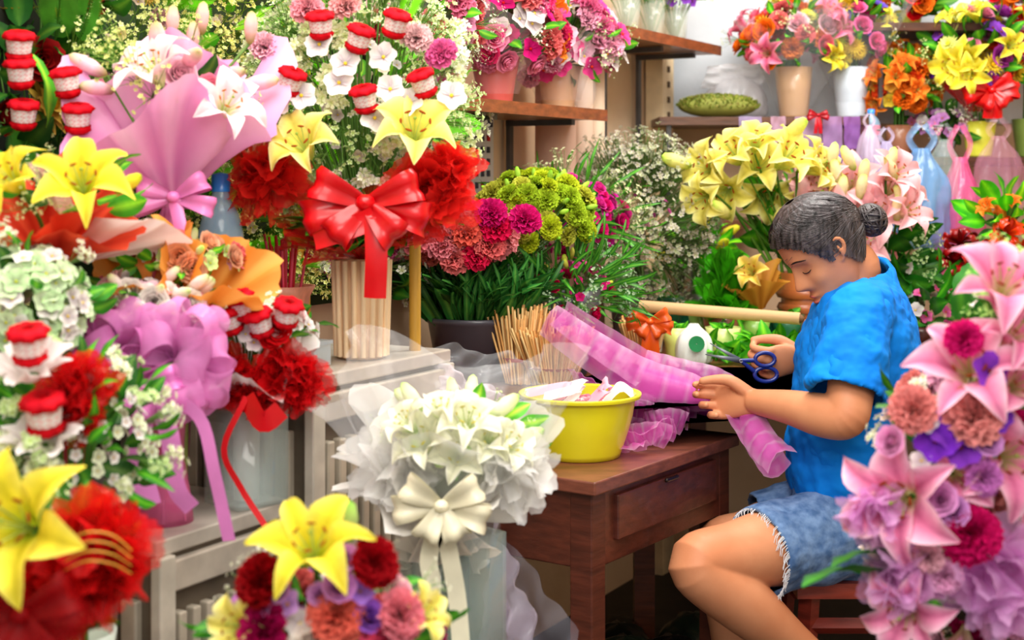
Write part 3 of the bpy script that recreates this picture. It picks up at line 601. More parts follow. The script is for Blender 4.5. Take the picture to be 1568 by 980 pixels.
b=Buf(); sheet(b,W(665,540,2.62),W(840,560,2.75)-W(665,540,2.62),A(.02,-.08,-.11),.012,(.95,.97,1),'clear',40,30,13); sheet(b,W(670,560,2.6),W(800,620,2.66)-W(670,560,2.6),A(.02,-.03,-.08),.012,(.98,.93,.97),'tulle',40,30,13); b.obj('cellophane_wrap')
# ------------------------------------------------ CENTRE
b=Buf(); q=W(738,590,3.30); base=A(q[0]+.005,q[1],.831)
lathe(b,base,[(.001,0),(.085,0),(.108,.13),(.116,.135),(.116,.145),(.104,.145),(.08,.02),(.001,.02)],(.33,.32,.36),'glaze',n=36)
top=base+A(0,0,.14)
for i in range(620):
    a=rng.random()*6.28; r=.085*math.sqrt(rng.random()); p=top+A(r*cos(a),r*sin(a),-.02); b.put(GRASS if i%5 else LEAFL,p,rng.uniform(.13,.22),(1.1*cos(a)*r/.09+.15,.9*sin(a)*r/.09,1.0),tint=jit((.75,.95,1.0),.25))
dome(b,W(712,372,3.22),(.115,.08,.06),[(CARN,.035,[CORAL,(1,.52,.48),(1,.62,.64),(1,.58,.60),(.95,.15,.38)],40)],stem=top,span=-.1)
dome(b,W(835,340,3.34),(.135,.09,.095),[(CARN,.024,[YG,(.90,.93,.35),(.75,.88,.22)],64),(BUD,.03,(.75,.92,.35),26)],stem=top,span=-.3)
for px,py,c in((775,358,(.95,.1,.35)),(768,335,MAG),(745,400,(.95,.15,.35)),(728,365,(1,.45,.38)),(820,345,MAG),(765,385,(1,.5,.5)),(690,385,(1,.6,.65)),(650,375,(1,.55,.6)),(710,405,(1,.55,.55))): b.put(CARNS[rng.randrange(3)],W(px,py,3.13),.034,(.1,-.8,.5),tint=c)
b.obj('carnation_bucket')
vbq('magenta_flower_bunch',890,345,3.62,(.13,.10,.10),[(FL,.014,[MAG,(.85,.15,.65)],70),(ROSE,.018,[MAG,(.92,.25,.65)],44),(GRASS,.12,(.9,1.1,.8),60),(GYP,.07,(.95,.95,.8),20)],.831,vc=(.3,.3,.32),vr=.07,vh=.18,span=-.5)
vbq('mixed_green_flower_bunch',890,450,3.36,(.10,.08,.07),[(FL,.012,[MAG,(.9,.3,.6)],20),(GRASS,.13,[(.9,1.1,.9)],110),(GYP,.06,(.8,.9,.8),20),(BUD,.035,[(.95,.9,.4)],8),(ROSE,.018,[(.9,.05,.35)],8)],.831,vc=(.3,.3,.32),vr=.05,vh=.12,span=-.6,fill=(8,.06))
vbq('dried_statice_bunch',988,355,3.98,(.10,.08,.14),[(GYP,.14,[(.78,.78,.70),(.70,.72,.62),(.84,.80,.78)],76),(FERN,.11,[(1.2,1.1,1.4)],18),(FL,.010,[(.95,.4,.75)],30)],.831,vc=(.45,.4,.38),vr=.06,vh=.2,fill=(0,.01),span=-.7)
b=Buf(); q=W(1130,500,3.86); base=A(q[0],q[1],.831); vase(b,base,.05,.09,(.5,.28,.18))
for i in range(110):
    a=rng.random()*6.28; z=rng.random(); b.put(FERN,base+A(0,0,.07+.13*z),rng.uniform(.07,.12),(cos(a)*.8,sin(a)*.8,.3+z),tint=jit((.8,1.15,.5),.2))
b.obj('potted_fern')
def sticks(px,py,d,r,h,n=60):
    b=Buf(); q=W(px,py,d); base=A(q[0],q[1],.832)
    for i in range(n):
        a=rng.random()*6.28; rr=r*math.sqrt(rng.random()); p=base+A(rr*cos(a)*.75,rr*sin(a)*.75,0); tube(b,[p,p+A(rr*cos(a)*.8+rng.uniform(-.01,.01),rr*sin(a)*.6,h*rng.uniform(.85,1.05))],.0028,rng.choice([(1,.80,.52),(.92,.68,.40),(1,.86,.60)]),'bamboo',n=4)
    lathe(b,base,[(r*.90,h*.3),(r*1.0,h*.35)],(.85,.25,.2),'satin',n=20)
    b.obj('bamboo_stick_bundle')
sticks(866,612,3.18,.062,.125,240); sticks(815,600,3.22,.048,.17,150); sticks(1005,590,3.56,.045,.11,110)
def ppot(px,d,r,h,col,plant=None,z=.831):
    b=Buf(); q=W(px,500,d); base=A(q[0],q[1],z); vase(b,base,r*.8,h,col,flare=1.3)
    lathe(b,base,[(.001,h*.88),(r*.9,h*.88)],(.2,.13,.08),'matte',n=16)
    if plant=='l':
        for i in range(18): a=rng.random()*6.28; b.put(LEAF,base+A(0,0,h*.85),rng.uniform(.03,.055),(cos(a),sin(a),rng.uniform(.3,1)),tint=(1.1,1.4,.8))
    b.obj('small_plant_pot')
for px,d,r,h,c,pl in((1058,3.62,.040,.085,(.84,.90,.50),'l'),(1130,3.66,.045,.08,(.86,.90,.55),'l'),(1180,3.85,.04,.08,(.6,.8,.35),'l'),(1095,3.95,.035,.09,(.65,.85,.4),'l'),(1045,4.12,.045,.12,(.2,.45,.3),'l'),(1230,3.9,.045,.09,(.15,.42,.28),'l'),(1022,3.78,.03,.08,(.93,.91,.86),'l')): ppot(px,d,r,h,c,pl)
b=Buf()
for i,(px,dd) in enumerate(((1060,4.25),(1215,4.0))):
    q=W(px,450,dd); c=A(q[0],q[1],.87); box(b,c,(.24,.14,.07),(.06,.40,.27),'glaze'); box(b,c+A(0,0,.04),(.255,.155,.012),(.1,.48,.33),'glaze')
b.obj('green_plastic_tray',smooth=False,bevel=.004)
b=Buf(); tube(b,[W(1000,478,3.74),W(1250,498,3.60)],.0155,(.90,.75,.55),'paper',n=20); tube(b,[W(1247,498,3.602),W(1252,498,3.60)],.011,(.45,.32,.2),'matte',n=16,cap=True); b.obj('cardboard_tube')
b=Buf(); bow(b,W(1015,503,3.46),.058,(1,.40,.14),tails=2,nl=6,w=.6); b.obj('orange_bow')
b=Buf(); q=A(.455,3.53,.831)
bag(b,q+A(0,.03,.05),.085,.10,(.96,.97,.95),'paper',hand=False); lathe(b,q+A(0,-.025,.055),[(.001,0),(.02,.001)],(.1,.5,.28),'matte',n=20,axis=(0,-1,.1)); b.obj('paper_bag')
b=Buf()
for i in range(110): p=A(rng.uniform(.50,.75),rng.uniform(3.52,3.75),.835+rng.uniform(0,.03)); b.put(LEAF,p,rng.uniform(.05,.09),(rng.uniform(-1,1),rng.uniform(-1,.3),rng.uniform(.1,.8)),tint=jit((1.1,1.4,.7),.2))
b.obj('cut_greenery_pile')
b=Buf(); lathe(b,A(.245,3.04,.75),[(.012,0),(.032,0),(.032,.03),(.012,.03),(.012,0)],(.65,.35,.8),'satin',n=24); b.obj('ribbon_spool')
b=Buf(); q=W(898,735,2.80); base=A(q[0]+.01,2.80,.7505)
lathe(b,base,cr([(.001,0),(.07,.0),(.082,.01),(.104,.080),(.110,.118),(.121,.124),(.120,.116)],2),(.90,.87,.14),'glaze',n=48)
lathe(b,base,cr([(.001,.006),(.066,.006),(.078,.014),(.100,.083),(.110,.122)],2),(.84,.82,.1),'glaze',n=48)
for i in range(16): a=i*2.4; r=.07*math.sqrt(i/16); b.put(ROSE if i%2 else CARN,base+A(r*cos(a),r*sin(a),.085),.026,(cos(a)*.3,-.4,1),tint=[(1,.8,.85),(1,.97,.95),(1,.65,.75)][i%3])
for i in range(7): 
    a=i*1.0; p=base+A(.05*cos(a),.05*sin(a),.105); strip(b,[p,p+A(.03,0,.03),p+A(.06*cos(a),.02,.012)],(0,1,.4),.035,[(1,.97,.97),(1,.75,.85)][i%2],'paper')
b.obj('yellow_plastic_basin')
# pink mesh ribbon
b=Buf(); c=(.96,.42,.82)
def wide(pts,wds,w,cu=.12): strip(b,pts,wds,w,c,'mesh_ribbon',k=12,curl=cu,bands=6)
wide([W(858,500,3.10),W(925,548,3.02),W(1000,590,2.97),W(1075,612,2.95),W(1130,625,2.93)],[(.35,.1,.9),(.4,.1,.9),(.3,0,.95),(.1,0,1),(.1,0,1)],[.075,.085,.085,.08,.045],.22)
wide([W(872,488,3.12),W(940,535,3.05),W(1010,580,3.0)],[(.35,.3,.9)]*3,[.065,.075,.08],-.25)
wide([W(1005,575,3.06),W(1065,590,3.04),W(1130,605,3.02),W(1165,640,2.90),W(1190,690,2.80),W(1222,722,2.72)],[(0,.3,1),(0,.3,1),(.1,0,1),(.6,0,.7),(.8,0,.5),(.8,0,.5)],[.08,.08,.07,.055,.065,.07],.3)
wide([W(1150,640,2.88),W(1185,690,2.82),W(1215,735,2.76)],[(.8,.3,.5)]*3,[.05,.06,.06],-.3)
wide([W(1090,650,2.95),W(1020,650,2.95),W(960,625,3.0),W(915,600,3.05),W(890,585,3.08)],[(0,-.8,.5)]*5,[.05,.08,.08,.07,.05])
for (px,py,d,r) in((1010,675,2.86,.055),(985,640,2.95,.05),(1040,655,2.92,.045),(950,620,3.0,.05)):
    q=W(px,py,d); q[2]=max(q[2],.785); P=[q+A(cos(a)*r,sin(a)*r*.8,.006*sin(3*a)) for a in np.linspace(0,5.6,9)]
    wide(P,(0,-.2,1),.05,.1)
tube(b,[W(995,596,3.04),W(1135,634,2.97)],[.036,.032],(.94,.36,.80),'mesh_ribbon',n=24)
tube(b,[W(995,596,3.04),W(1135,634,2.97)],[.026,.023],(.98,.60,.90),'mesh_ribbon',n=24)
wide([W(1010,695,2.78),W(965,700,2.80),W(935,660,2.92),W(925,620,3.0)],[(0,-1,.15)]*4,.06)
wide([W(1040,665,2.84),W(1005,690,2.80),W(970,680,2.86),W(955,650,2.92)],[(0,-.6,.8)]*4,.045,.3)
b.obj('pink_mesh_ribbon')
# ------------------------------------------------ RIGHT BACK
b=Buf(); q=W(1258,480,3.98); base=A(q[0],q[1],.831); vase(b,base,.065,.20,(.80,.46,.25),flare=1.1)
for z in(.05,.09,.13): lathe(b,base,[(.064+z*.1,z),(.070+z*.1,z+.012),(.064+z*.1,z+.024)],(.72,.4,.22),'glaze',n=24)
top=base+A(-.03,0,.2)
for px,py,r in((1105,262,.10),(1145,240,.10),(1185,258,.105),(1232,245,.115),(1272,258,.10),(1195,305,.10),(1135,300,.095),(1100,310,.09),(1245,300,.09),(1290,265,.08),(1180,222,.085)):
    lil(b,LY2,px,py,3.82+rng.uniform(-.06,.12),r,((px-1190)/110+rng.uniform(-.2,.2),-.8+rng.uniform(-.1,.4),.3+(260-py)/80),top)
for px,py in((1080,260),(1140,340),(1210,350),(1225,215)): b.put(BUD,W(px,py,3.85),.1,((px-1190)/120,-.5,.3),tint=(1,.98,.6))
for i in range(60): d=A(rng.uniform(-1,.7),rng.uniform(-1,.6),rng.uniform(.2,1.2)); b.put(LEAF,top+A(-.03,0,rng.uniform(.02,.20)),rng.uniform(.10,.17),d,tint=jit((.9,1.2,.6),.2))
for i in range(10): tube(b,[top+A(rng.uniform(-.03,.03),0,-.05),W(1190+rng.uniform(-70,70),290,3.95)],.005,(.4,.6,.2),'leaf',n=5)
b.put(LY2,W(1180,430,3.8),.06,(-.5,-.8,.4),tint=(1,.9,.8)); wrap(b,W(1185,480,3.86),(-.2,-.3,1),.09,.02,.08,(.80,.48,.15),'paper',folds=5,amp=.2,col2=(.92,.66,.28))
b.obj('yellow_lily_arrangement')
b=Buf(); q=W(1385,480,4.0); base=A(q[0],q[1],.831); vase(b,base,.06,.16,(.4,.5,.35)); top=base+A(0,0,.16)
for px,py,r in((1285,292,.09),(1330,290,.10),(1395,300,.11),(1370,335,.10),(1315,325,.09),(1420,330,.08),(1260,285,.08),(1345,385,.085),(1400,270,.085)):
    lil(b,LW,px,py,3.84+rng.uniform(-.05,.1),r,((px-1350)/110,-.8,.4),top,tint=(1,.86,.88))
dome(b,W(1365,410,3.98),(.11,.09,.11),[(GYP,.08,(.8,.9,.7),16),(LEAF,.12,(.6,.9,.6),40),(FL,.018,[(1,.6,.6),WHT,(.6,.8,.9)],36)],stem=top,fill=(16,.09),span=-.6)
for i in range(12): b.put(BUD,W(1340+rng.uniform(-70,80),290+rng.uniform(-30,60),3.84),.08,(rng.uniform(-.6,.6),-.3,1),tint=(1,.94,.74))
b.obj('pink_lily_arrangement')
def exp(b,c): wrap(b,c-A(0,0,.22),(0,-.1,1),.30,.05,.19,(.80,.84,.88),'clear',folds=6,amp=.1,rag=.12)
SZ=1.483
for px,py,R,its in((1240,70,(.155,.11,.115),[(LP,.065,LPK,8),(CARN,.034,[ORG,(1,.6,.3),CORAL],16),(LY,.05,(1,1,1),5),(MUM,.03,[(.95,1,.4),YEL],14),(GYP,.06,(.95,1,.8),10),(ROSE,.032,[LPK,(1,.45,.55),ORG],24),(LEAF,.06,(1,1.3,.7),20)]),
      (1330,50,(.10,.09,.15),[(LY,.055,(1,1,1),10),(MUM,.03,[YEL,(.8,.95,.3)],14),(ROSE,.028,[PINK,MAG],10),(LEAF,.07,(1,1.3,.7),26),(GYP,.06,WHT,8),(FL,.024,[PUR,(.5,.4,.9)],12)])):
    vbq('gift_bouquet',px,py,4.5,R,its,SZ,vc=(.78,.62,.46) if px<1300 else (.80,.85,.9),vr=.052,vh=.16,extra=exp)
def exr(b,c): bow(b,c+A(0,-.11,-.10),.085,(.90,.05,.08),tails=2,tl=1.0,nl=6,w=.6); wrap(b,c-A(0,0,.16),(0,0,1),.12,.04,.13,(.93,.1,.12),'tulle')
SR=1.36
vbq('orange_flower_bouquet',1405,140,4.5,(.085,.08,.11),[(LO,.055,(1,1,1),20),(CARN,.032,[ORG,(1,.35,.15)],16),(FL,.022,[YEL,(1,.8,.3)],14),(LEAF,.06,(1,1.3,.7),20)],SR,vc=(.6,.4,.3),vr=.04,vh=.1)
vbq('red_bow_bouquet',1530,95,4.45,(.14,.11,.14),[(LY,.07,(1,1,1),12),(FL,.03,[PUR,(.45,.2,.75)],14),(ROSE,.03,[(.7,.25,.7),(1,.6,.75)],12),(GYP,.06,(.95,1,.7),12),(MUM,.03,[YEL,(.95,1,.6)],14),(LEAF,.08,(.9,1.2,.6),36)],SR,vc=(.88,.90,.3),vr=.045,vh=.11,extra=exr)
vbq('mixed_gift_bouquet',1610,40,4.5,(.12,.1,.15),[(LY,.06,(1,1,1),6),(ROSE,.03,[LIL,RED,ORG],20),(LEAF,.09,(.9,1.1,.6),40),(MUM,.03,[(1,.7,.8)],10)],SR,vc=(.5,.6,.3),vr=.05,vh=.12,extra=exr)
vbq('small_purple_bouquet',1475,200,4.5,(.10,.08,.05),[(FL,.02,[LIL,WHT,(.95,.55,.75)],40),(LEAF,.06,(.8,1,.8),20),(GYP,.05,WHT,8)],SR,vc=(.7,.7,.75),vr=.03,vh=.05)
q=W(1361,195,4.42); bottle(A(q[0],q[1],1.3585),.028,.15)
vbq('red_gift_bouquet',1420,8,4.55,(.1,.08,.06),[(ROSE,.03,[RED,ORG],16),(LEAF,.07,(.8,1,.6),20)],1.778,vc=(.8,.8,.3),vr=.04,vh=.06)
b=Buf(); c=W(1122,163,4.47); c[2]=SZ+.036
ell(b,c,(.125,.036,.06),(.50,.52,.22),'matte',n=24,axis=(0,1,0))
for i in range(900):
    a=rng.random()*6.28; th=math.acos(rng.uniform(-.3,1)); p=c+A(.125*sin(th)*cos(a),.06*sin(th)*sin(a),.036*cos(th)); tube(b,[p,p+A(rng.uniform(-.01,.01),rng.uniform(-.01,.01),.006)],.0018,rng.choice([(.6,.66,.25),(.72,.68,.36),(.45,.54,.18)]),'leaf',n=3)
b.obj('moss_bundle')
b=Buf(); c=W(1150,140,4.62); c[2]=SZ+.078; bag(b,c,.19,.15,(.96,.96,.98),'film',hand=False); sheet(b,c+A(-.12,-.03,.02),A(.2,0,.02),A(.02,-.02,.07),.010,(.97,.97,.99),'film'); b.obj('white_plastic_bag')
b=Buf()
for px,w,h,cc in((1172,.07,.10,(.78,.72,.92)),(1215,.045,.08,(.93,.75,.87)),(1262,.08,.10,(.88,.74,.90)),(1300,.06,.12,(.80,.62,.88)),(1330,.05,.10,(.70,.45,.85))):
    q=W(px,182,4.36); sheet(b,q+A(-w/2,-.005,0),A(w,0,0),A(0,-.01,-h),.004,cc,'tulle',12,10,7)
bow(b,W(1278,180,4.33),.035,(.75,.05,.15),tails=2); bow(b,W(1325,255,4.3),.05,(.45,.2,.75),tails=2)
b.obj('hanging_ribbons')
for px,py,w,h,cc,m in((1385,265,.09,.17,(.84,.80,.96),'film'),(1440,310,.17,.30,(.50,.72,.95),'film'),(1358,235,.07,.15,(.90,.82,.93),'film'),(1500,350,.14,.40,(1,.42,.68),'film'),(1475,270,.10,.2,(.80,.92,.88),'clear'),(1560,270,.14,.22,(.95,.65,.80),'clear')):
    b=Buf(); c=W(px,py,4.26); bag(b,c,w,h,cc,m); tube(b,[c+A(0,0,h*.7),c+A(0,.11,max(h*.72,1.34-c[2]))],.003,(.7,.7,.7),'metal',n=4)
    b.obj('hanging_plastic_bag')
b=Buf() 
for px,py,cc in((1490,410,(.60,.03,.08)),(1520,435,(.70,.04,.1)),(1560,390,(.95,.28,.08)),(1590,400,(.97,.32,.1)),(1500,380,(.55,.02,.06)),(1540,440,(.98,.4,.1)),(1575,365,(.95,.25,.1))): pom(b,W(px,py,3.95),.05,cc,'satin',n=12,w=.45)
b.obj('red_bow_cluster')
vbq('right_green_plant',1575,345,4.05,(.07,.07,.05),[(LEAF,.10,[(1,1.5,.5),(1.4,1.7,.6)],26),(LO,.04,(1,1,1),6)],.831,vc=(.4,.2,.15),vr=.06,vh=.2,fill=(10,.07))
vbq('leafy_potted_plant',1440,490,3.9,(.10,.09,.08),[(LEAF,.13,[(.5,.8,.5),(.7,1.1,.5)],40),(FL,.02,[PINK,WHT],20)],.831,vc=(.4,.2,.15),vr=.06,vh=.06,fill=(14,.08))
vbq('leafy_potted_plant',1092,395,4.25,(.07,.06,.07),[(LEAF,.09,[(1.4,1.8,.6),(1.1,1.5,.5)],26),(BUD,.07,YEL,8)],.831,vc=(.3,.3,.25),vr=.05,vh=.12,fill=(8,.06))
for i,(s,its,pc,cz) in enumerate(((1.70,[(CARN,.036,[LPK,(1,.55,.7),CORAL],24),(FL,.03,[(1,.65,.8),WHT],40),(LEAF,.06,(1.2,1.4,.8),14),(GYP,.06,WHT,10)],(.8,.5,.5),.19),
      (1.32,[(CARN,.038,[(1,.60,.74),(.95,.25,.5),CORAL],26),(ROSE,.03,[(1,.60,.74),(.95,.25,.5)],14),(FL,.028,[(1,.65,.8),WHT,MAG],40),(LEAF,.06,(1.1,1.3,.8),14),(GYP,.06,WHT,8),(LO,.05,(1,1,1),4)],(.92,.42,.40),.19),
      (.98,[(FL,.032,[(1,.80,.87),WHT,(.95,.3,.6)],80),(CARN,.032,[(1,.5,.7),(1,.75,.85)],24),(GYP,.06,(.9,.95,.8),10),(LEAF,.06,(1.1,1.3,.8),16)],(.92,.76,.60),.185))):
    b=Buf(); base=Lw(s,.135,1.474); vase(b,base,.050,.12,pc,flare=1.25); c=base+A(.0,-.02,cz)
    dome(b,c,(.155,.10,.115),its,fill=(20,.06),stem=base+A(0,0,.12),span=-.55)
    wrap(b,base+A(0,0,.03),(0,-.05,1),.20,.06,.15,(.95,.88,.92),'clear',folds=6,amp=.12)
    b.obj('pink_gift_bouquet')
b=Buf(); base=Lw(.98,.21,1.474)
ell(b,base+A(0,0,.06),(.045,.035,.06),(.95,.96,.98),'clear',n=20,wob=.06); b.obj('clear_plastic_bag')
for s in(.22,.40,.58):
    b=Buf(); base=Lw(s,.15,1.712); lathe(b,base,[(.001,0),(.035,0),(.045,.12),(.04,.12),(.032,.005)],(.85,.9,.85),'glass',n=20)
    dome(b,base+A(0,0,.15),(.07,.06,.04),[(LEAF,.06,(.9,1.2,.8),22),(FL,.018,[WHT,PUR],10),(GYP,.06,(.9,1,.8),6)],stem=base); b.obj('glass_vase_with_greens')
# ------------------------------------------------ RIGHT FOREGROUND
b=Buf(); gb=A(.70,1.93,0); lathe(b,gb,[(.001,0),(.14,0),(.13,.02),(.03,.06),(.025,.55),(.08,.62),(.1,.66),(.08,.66)],(.35,.3,.3),'metal',n=28)
c0=W(1592,770,1.94)
items=[(ROSE,.020,[(.9,.65,.9),(1,.75,.9),MAG,(1,.88,.94)],56),(CARN,.028,[(1,.66,.64),(.88,.12,.48),(1,.75,.88)],22),(FL,.020,[PUR,(.55,.35,.8),LIL],44),(GYPB,.055,[WHT,(1,.9,.93)],36),(LEAF,.075,(.6,.9,.55),60),(FL,.011,[WHT],110),(LP,.065,(1,.92,.96),12)]
dome(b,c0,(.155,.10,.24),items,stem=gb+A(0,0,.65),fill=(60,.08),span=-.8,up=(-.2,-.5,.8))
for px,py,r,ax in((1515,575,.080,(-.3,-.8,.6)),(1570,445,.075,(0,-.7,.7)),(1405,780,.088,(-.6,-.8,.1)),(1575,715,.078,(.1,-1,.2)),(1585,520,.06,(.3,-.7,.7)),(1415,955,.065,(-.5,-.8,-.1)),(1590,600,.06,(.3,-.8,.4)),(1495,740,.055,(-.1,-1,.2))):
    lil(b,LP,px,py,1.76,r,ax,c0,tint=(1,.95,.98))
for px,py,r,t,col in((1520,650,.034,CARN,(1,.66,.64)),(1428,640,.028,CARN,(1,.64,.62)),(1515,835,.034,CARN,(.85,.07,.42)),(1470,780,.020,ROSE,(.95,.66,.9)),(1535,745,.022,CARN,(.9,.55,.88)),(1462,690,.026,FL,(.5,.2,.8)),(1485,672,.026,FL,(.55,.25,.8)),(1545,580,.024,FL,(.55,.25,.8)),(1475,900,.020,CARN,(1,.75,.92)),(1500,700,.026,FL,(.55,.25,.8)),(1395,690,.018,ROSE,(.95,.65,.85)),(1505,530,.022,CARN,MAG),(1555,650,.022,FL,(.5,.25,.8)),(1450,660,.014,FL,WHT),(1440,720,.014,FL,WHT),(1490,800,.018,ROSE,LIL),(1450,870,.018,CARN,LPK),(1540,690,.018,ROSE,LIL)):
    b.put(t,W(px,py,1.74),r,((px-1520)/150,-.9,.3),tint=col)
for px,py,r in((1560,905,.06),(1410,895,.042),(1365,800,.036)):
    puff(b,W(px,py,1.77),r,(.96,.66,.90),n=8)
for px,py,L in((1305,900,.15),(1330,870,.13)): b.put(LEAF,W(px+95,py+10,1.80),L*1.1,W(px,py,1.76)-W(px+95,py+10,1.80),spin=.3,tint=(.5,.9,.5))
for i in range(40): b.put(GYP,W(1585+rng.uniform(-40,30),500+rng.uniform(-60,80),1.88),.06,(rng.uniform(-.5,.5),-.3,1),tint=(.80,.95,.6))
b.obj('pink_lily_standing_arrangement')
# ------------------------------------------------ STOOL
b=Buf(); sc0=A(.71,2.93,0); rc=(.50,.18,.13)
box(b,sc0+A(0,0,.485),(.30,.28,.03),(.56,.22,.15),'woodx')
for sx in(-1,1):
    for sy in(-1,1):
        tube(b,[sc0+A(sx*.12,sy*.11,.47),sc0+A(sx*.155,sy*.14,.0)],[.021,.019],rc,'wood',n=4)
for sx in(-1,1): tube(b,[sc0+A(sx*.143,-.13,.16),sc0+A(sx*.143,.13,.16)],.012,rc,'wood',n=6)
for sy in(-1,1): tube(b,[sc0+A(-.14,sy*.128,.215),sc0+A(.14,sy*.128,.215)],.012,rc,'wood',n=6); tube(b,[sc0+A(-.125,sy*.115,.41),sc0+A(.125,sy*.115,.41)],.016,rc,'wood',n=4)
b.obj('wooden_stool',smooth=False)
# ------------------------------------------------ WOMAN
wm=bpy.data.objects.new('woman',None); sc.collection.objects.link(wm)
def rem(o,vs,it=3,fac=.5):
    m=o.modifiers.new('r','REMESH'); m.mode='VOXEL'; m.voxel_size=vs; m.use_smooth_shade=True
    if it: m=o.modifiers.new('sm','SMOOTH'); m.iterations=it; m.factor=fac
HF=nz((-.80,-.12,-.60)); HL=nz(np.cross((0,0,1),HF)); HU=np.cross(HF,HL); HC=A(.640,2.92,1.148)
HM=np.column_stack((HF,HL,HU))*0.97
def H(x,y,z): return HC+HM@A(x,y,z)
zk=A(-.115,-.112,-.10,-.085,-.06,-.035,-.01,.01,.03,.06,.085,.105,.113,.115)
xf=A(.030,.055,.070,.076,.075,.074,.073,.075,.082,.080,.064,.036,.014,.001)
xb=A(.0,.005,.015,.03,.05,.07,.088,.095,.098,.092,.072,.040,.015,.001)
wk=A(.008,.02,.036,.050,.059,.065,.069,.072,.074,.070,.056,.032,.013,.001)
nu,nv=90,110
zz=-.115+.23*(1-np.cos(np.linspace(0,pi,nu)))/2
zz=.5*zz+.5*np.linspace(-.115,.115,nu)
a=np.linspace(0,2*pi,nv+1)[:-1][None,:]; Z=zz[:,None]+0*a
zf=np.linspace(-.115,.115,240)
def smo(y):
    v=np.interp(zf,zk,y); k=np.ones(11)/11; vp=np.concatenate([np.full(5,v[0]),v,np.full(5,v[-1])]); w=np.convolve(vp,k,'valid'); e=np.clip(np.minimum(zf+.115,.115-zf)/.012,0,1); return w*e+v*(1-e)
XFs,XBs,WKs=smo(xf),smo(xb),smo(wk)
def g(x,m,s): return np.exp(-((x-m)/s)**2)
def headshape(scale=0.0,feat=True):
    F=np.interp(zz,zf,XFs)[:,None]; Bk=np.interp(zz,zf,XBs)[:,None]; Wd=np.interp(zz,zf,WKs)[:,None]
    az=(a+pi)%(2*pi)-pi; ca,sa=np.cos(az),np.sin(az)
    X=np.where(ca>0,F*ca,Bk*ca); Y=Wd*sa; bmp=scale+0*X
    if feat:
        nose=np.interp(zz,[-.052,-.046,-.036,-.028,-.01,.012,.03],[0,.010,.027,.025,.015,.005,0])[:,None]
        nw=np.interp(zz,[-.05,-.035,0,.03],[.30,.25,.16,.15])[:,None]
        bmp=bmp+nose*g(az,0,nw)+.008*g(Z,-.064,.0055)*g(az,0,.34)+.007*g(Z,-.078,.006)*g(az,0,.30)-.004*g(Z,-.071,.003)*g(az,0,.36)+.006*g(Z,-.102,.012)*g(az,0,.35)
        for s in(-1,1): bmp=bmp-.009*g(az,s*.45,.20)*g(Z,.002,.012)+.004*g(az,s*.42,.3)*g(Z,.022,.007)+.005*g(az,s*.75,.3)*g(Z,-.028,.02)+.0055*g(az,s*.46,.14)*g(Z,.0,.008)
    return X+bmp*ca,Y+bmp*sa
X,Y=headshape(); V=np.stack([X,Y,Z],-1).reshape(-1,3)@HM.T+HC
b=Buf(); b.add(V,(1,1,1),gf(nu,nv,True),'skin')
for s in(-1,1):
    tube(b,[H(-.002,s*.066,-.022),H(-.010,s*.074,-.012),H(-.020,s*.082,.008),H(-.016,s*.083,.024),H(-.004,s*.078,.027),H(.004,s*.071,.016)],[.0055,.0045,.0045,.0045,.0045,.0035],(1,1,1),'skin',n=12,k=4,cap=True)
    ell(b,H(-.007,s*.072,.004),(.011,.005,.022),(1,1,1),'skin',axis=HU,n=14)
lat=nz((-.1,-.99,0))
tube(b,[H(-.02,0,-.03),H(-.035,0,-.072),A(.700,2.93,1.075),A(.712,2.935,1.03),A(.71,2.935,.9),A(.69,2.93,.75),A(.685,2.93,.62)],[(.05,.050),(.047,.050),(.052,.054),(.12,.065),(.13,.085),(.12,.08),(.13,.08)],(1,1,1),'skin',n=56,ref=lat,k=6,cap=True)
Lwr=A(.487,2.865,.846)
tube(b,[(.700,2.80,1.03),(.665,2.75,.96),(.642,2.70,.885),(.628,2.677,.846),(.595,2.715,.843),(.545,2.785,.847),Lwr],[.046,.047,.044,.040,.042,.034,.0245],(1,1,1),'skin',n=48,k=7,cap=True)
Rwr=A(.625,3.06,.908)
tube(b,[(.72,3.07,1.03),(.71,3.11,.95),(.715,3.14,.875),(.68,3.11,.866),(.65,3.08,.889),Rwr],[.046,.045,.039,.038,.031,.024],(1,1,1),'skin',n=48,k=7,cap=True)
def hand(b,o,x,y,curls,thumb):
    x=nz(x); y=nz(np.asarray(y)-x*np.dot(x,y)); z=np.cross(x,y)
    if thumb.get('flip'): z=-z
    P=lambda p: o+x*p[0]+y*p[1]+z*p[2]
    tube(b,[P((-.01,0,0)),P((.02,0,0)),P((.05,.002,0)),P((.078,.0,0))],[(.024,.018),(.031,.017),(.038,.014),(.036,.010)],(1,1,1),'skin',n=32,ref=y,k=4,cap=True)
    fy=(.030,.0100,-.0105,-.0300); fx=(.078,.082,.079,.071); fl=(.072,.080,.074,.058)
    for i in range(4):
        p=A(fx[i]-.012,fy[i],0); pts=[p]; ang=0
        p=p+A(.012,0,.001); pts.append(p)
        for j,fr in enumerate((.45,.30,.25)):
            ang+=math.radians(curls[i][j]); p=p+fl[i]*fr*A(cos(ang),0,-sin(ang)); pts.append(p)
        tube(b,[P(q) for q in pts],[.0084,.0088,.0082,.0076,.0060],(1,1,1),'skin',n=16,k=4,cap=True)
    p=A(.012,.018,-.006); pts=[p]
    for L,(dx,dy,dz) in zip((.040,.032,.026),thumb['d']): p=p+L*nz((dx,dy,dz)); pts.append(p)
    tube(b,[P(q) for q in pts],[.014,.0125,.0100,.0078],(1,1,1),'skin',n=16,k=4,cap=True)
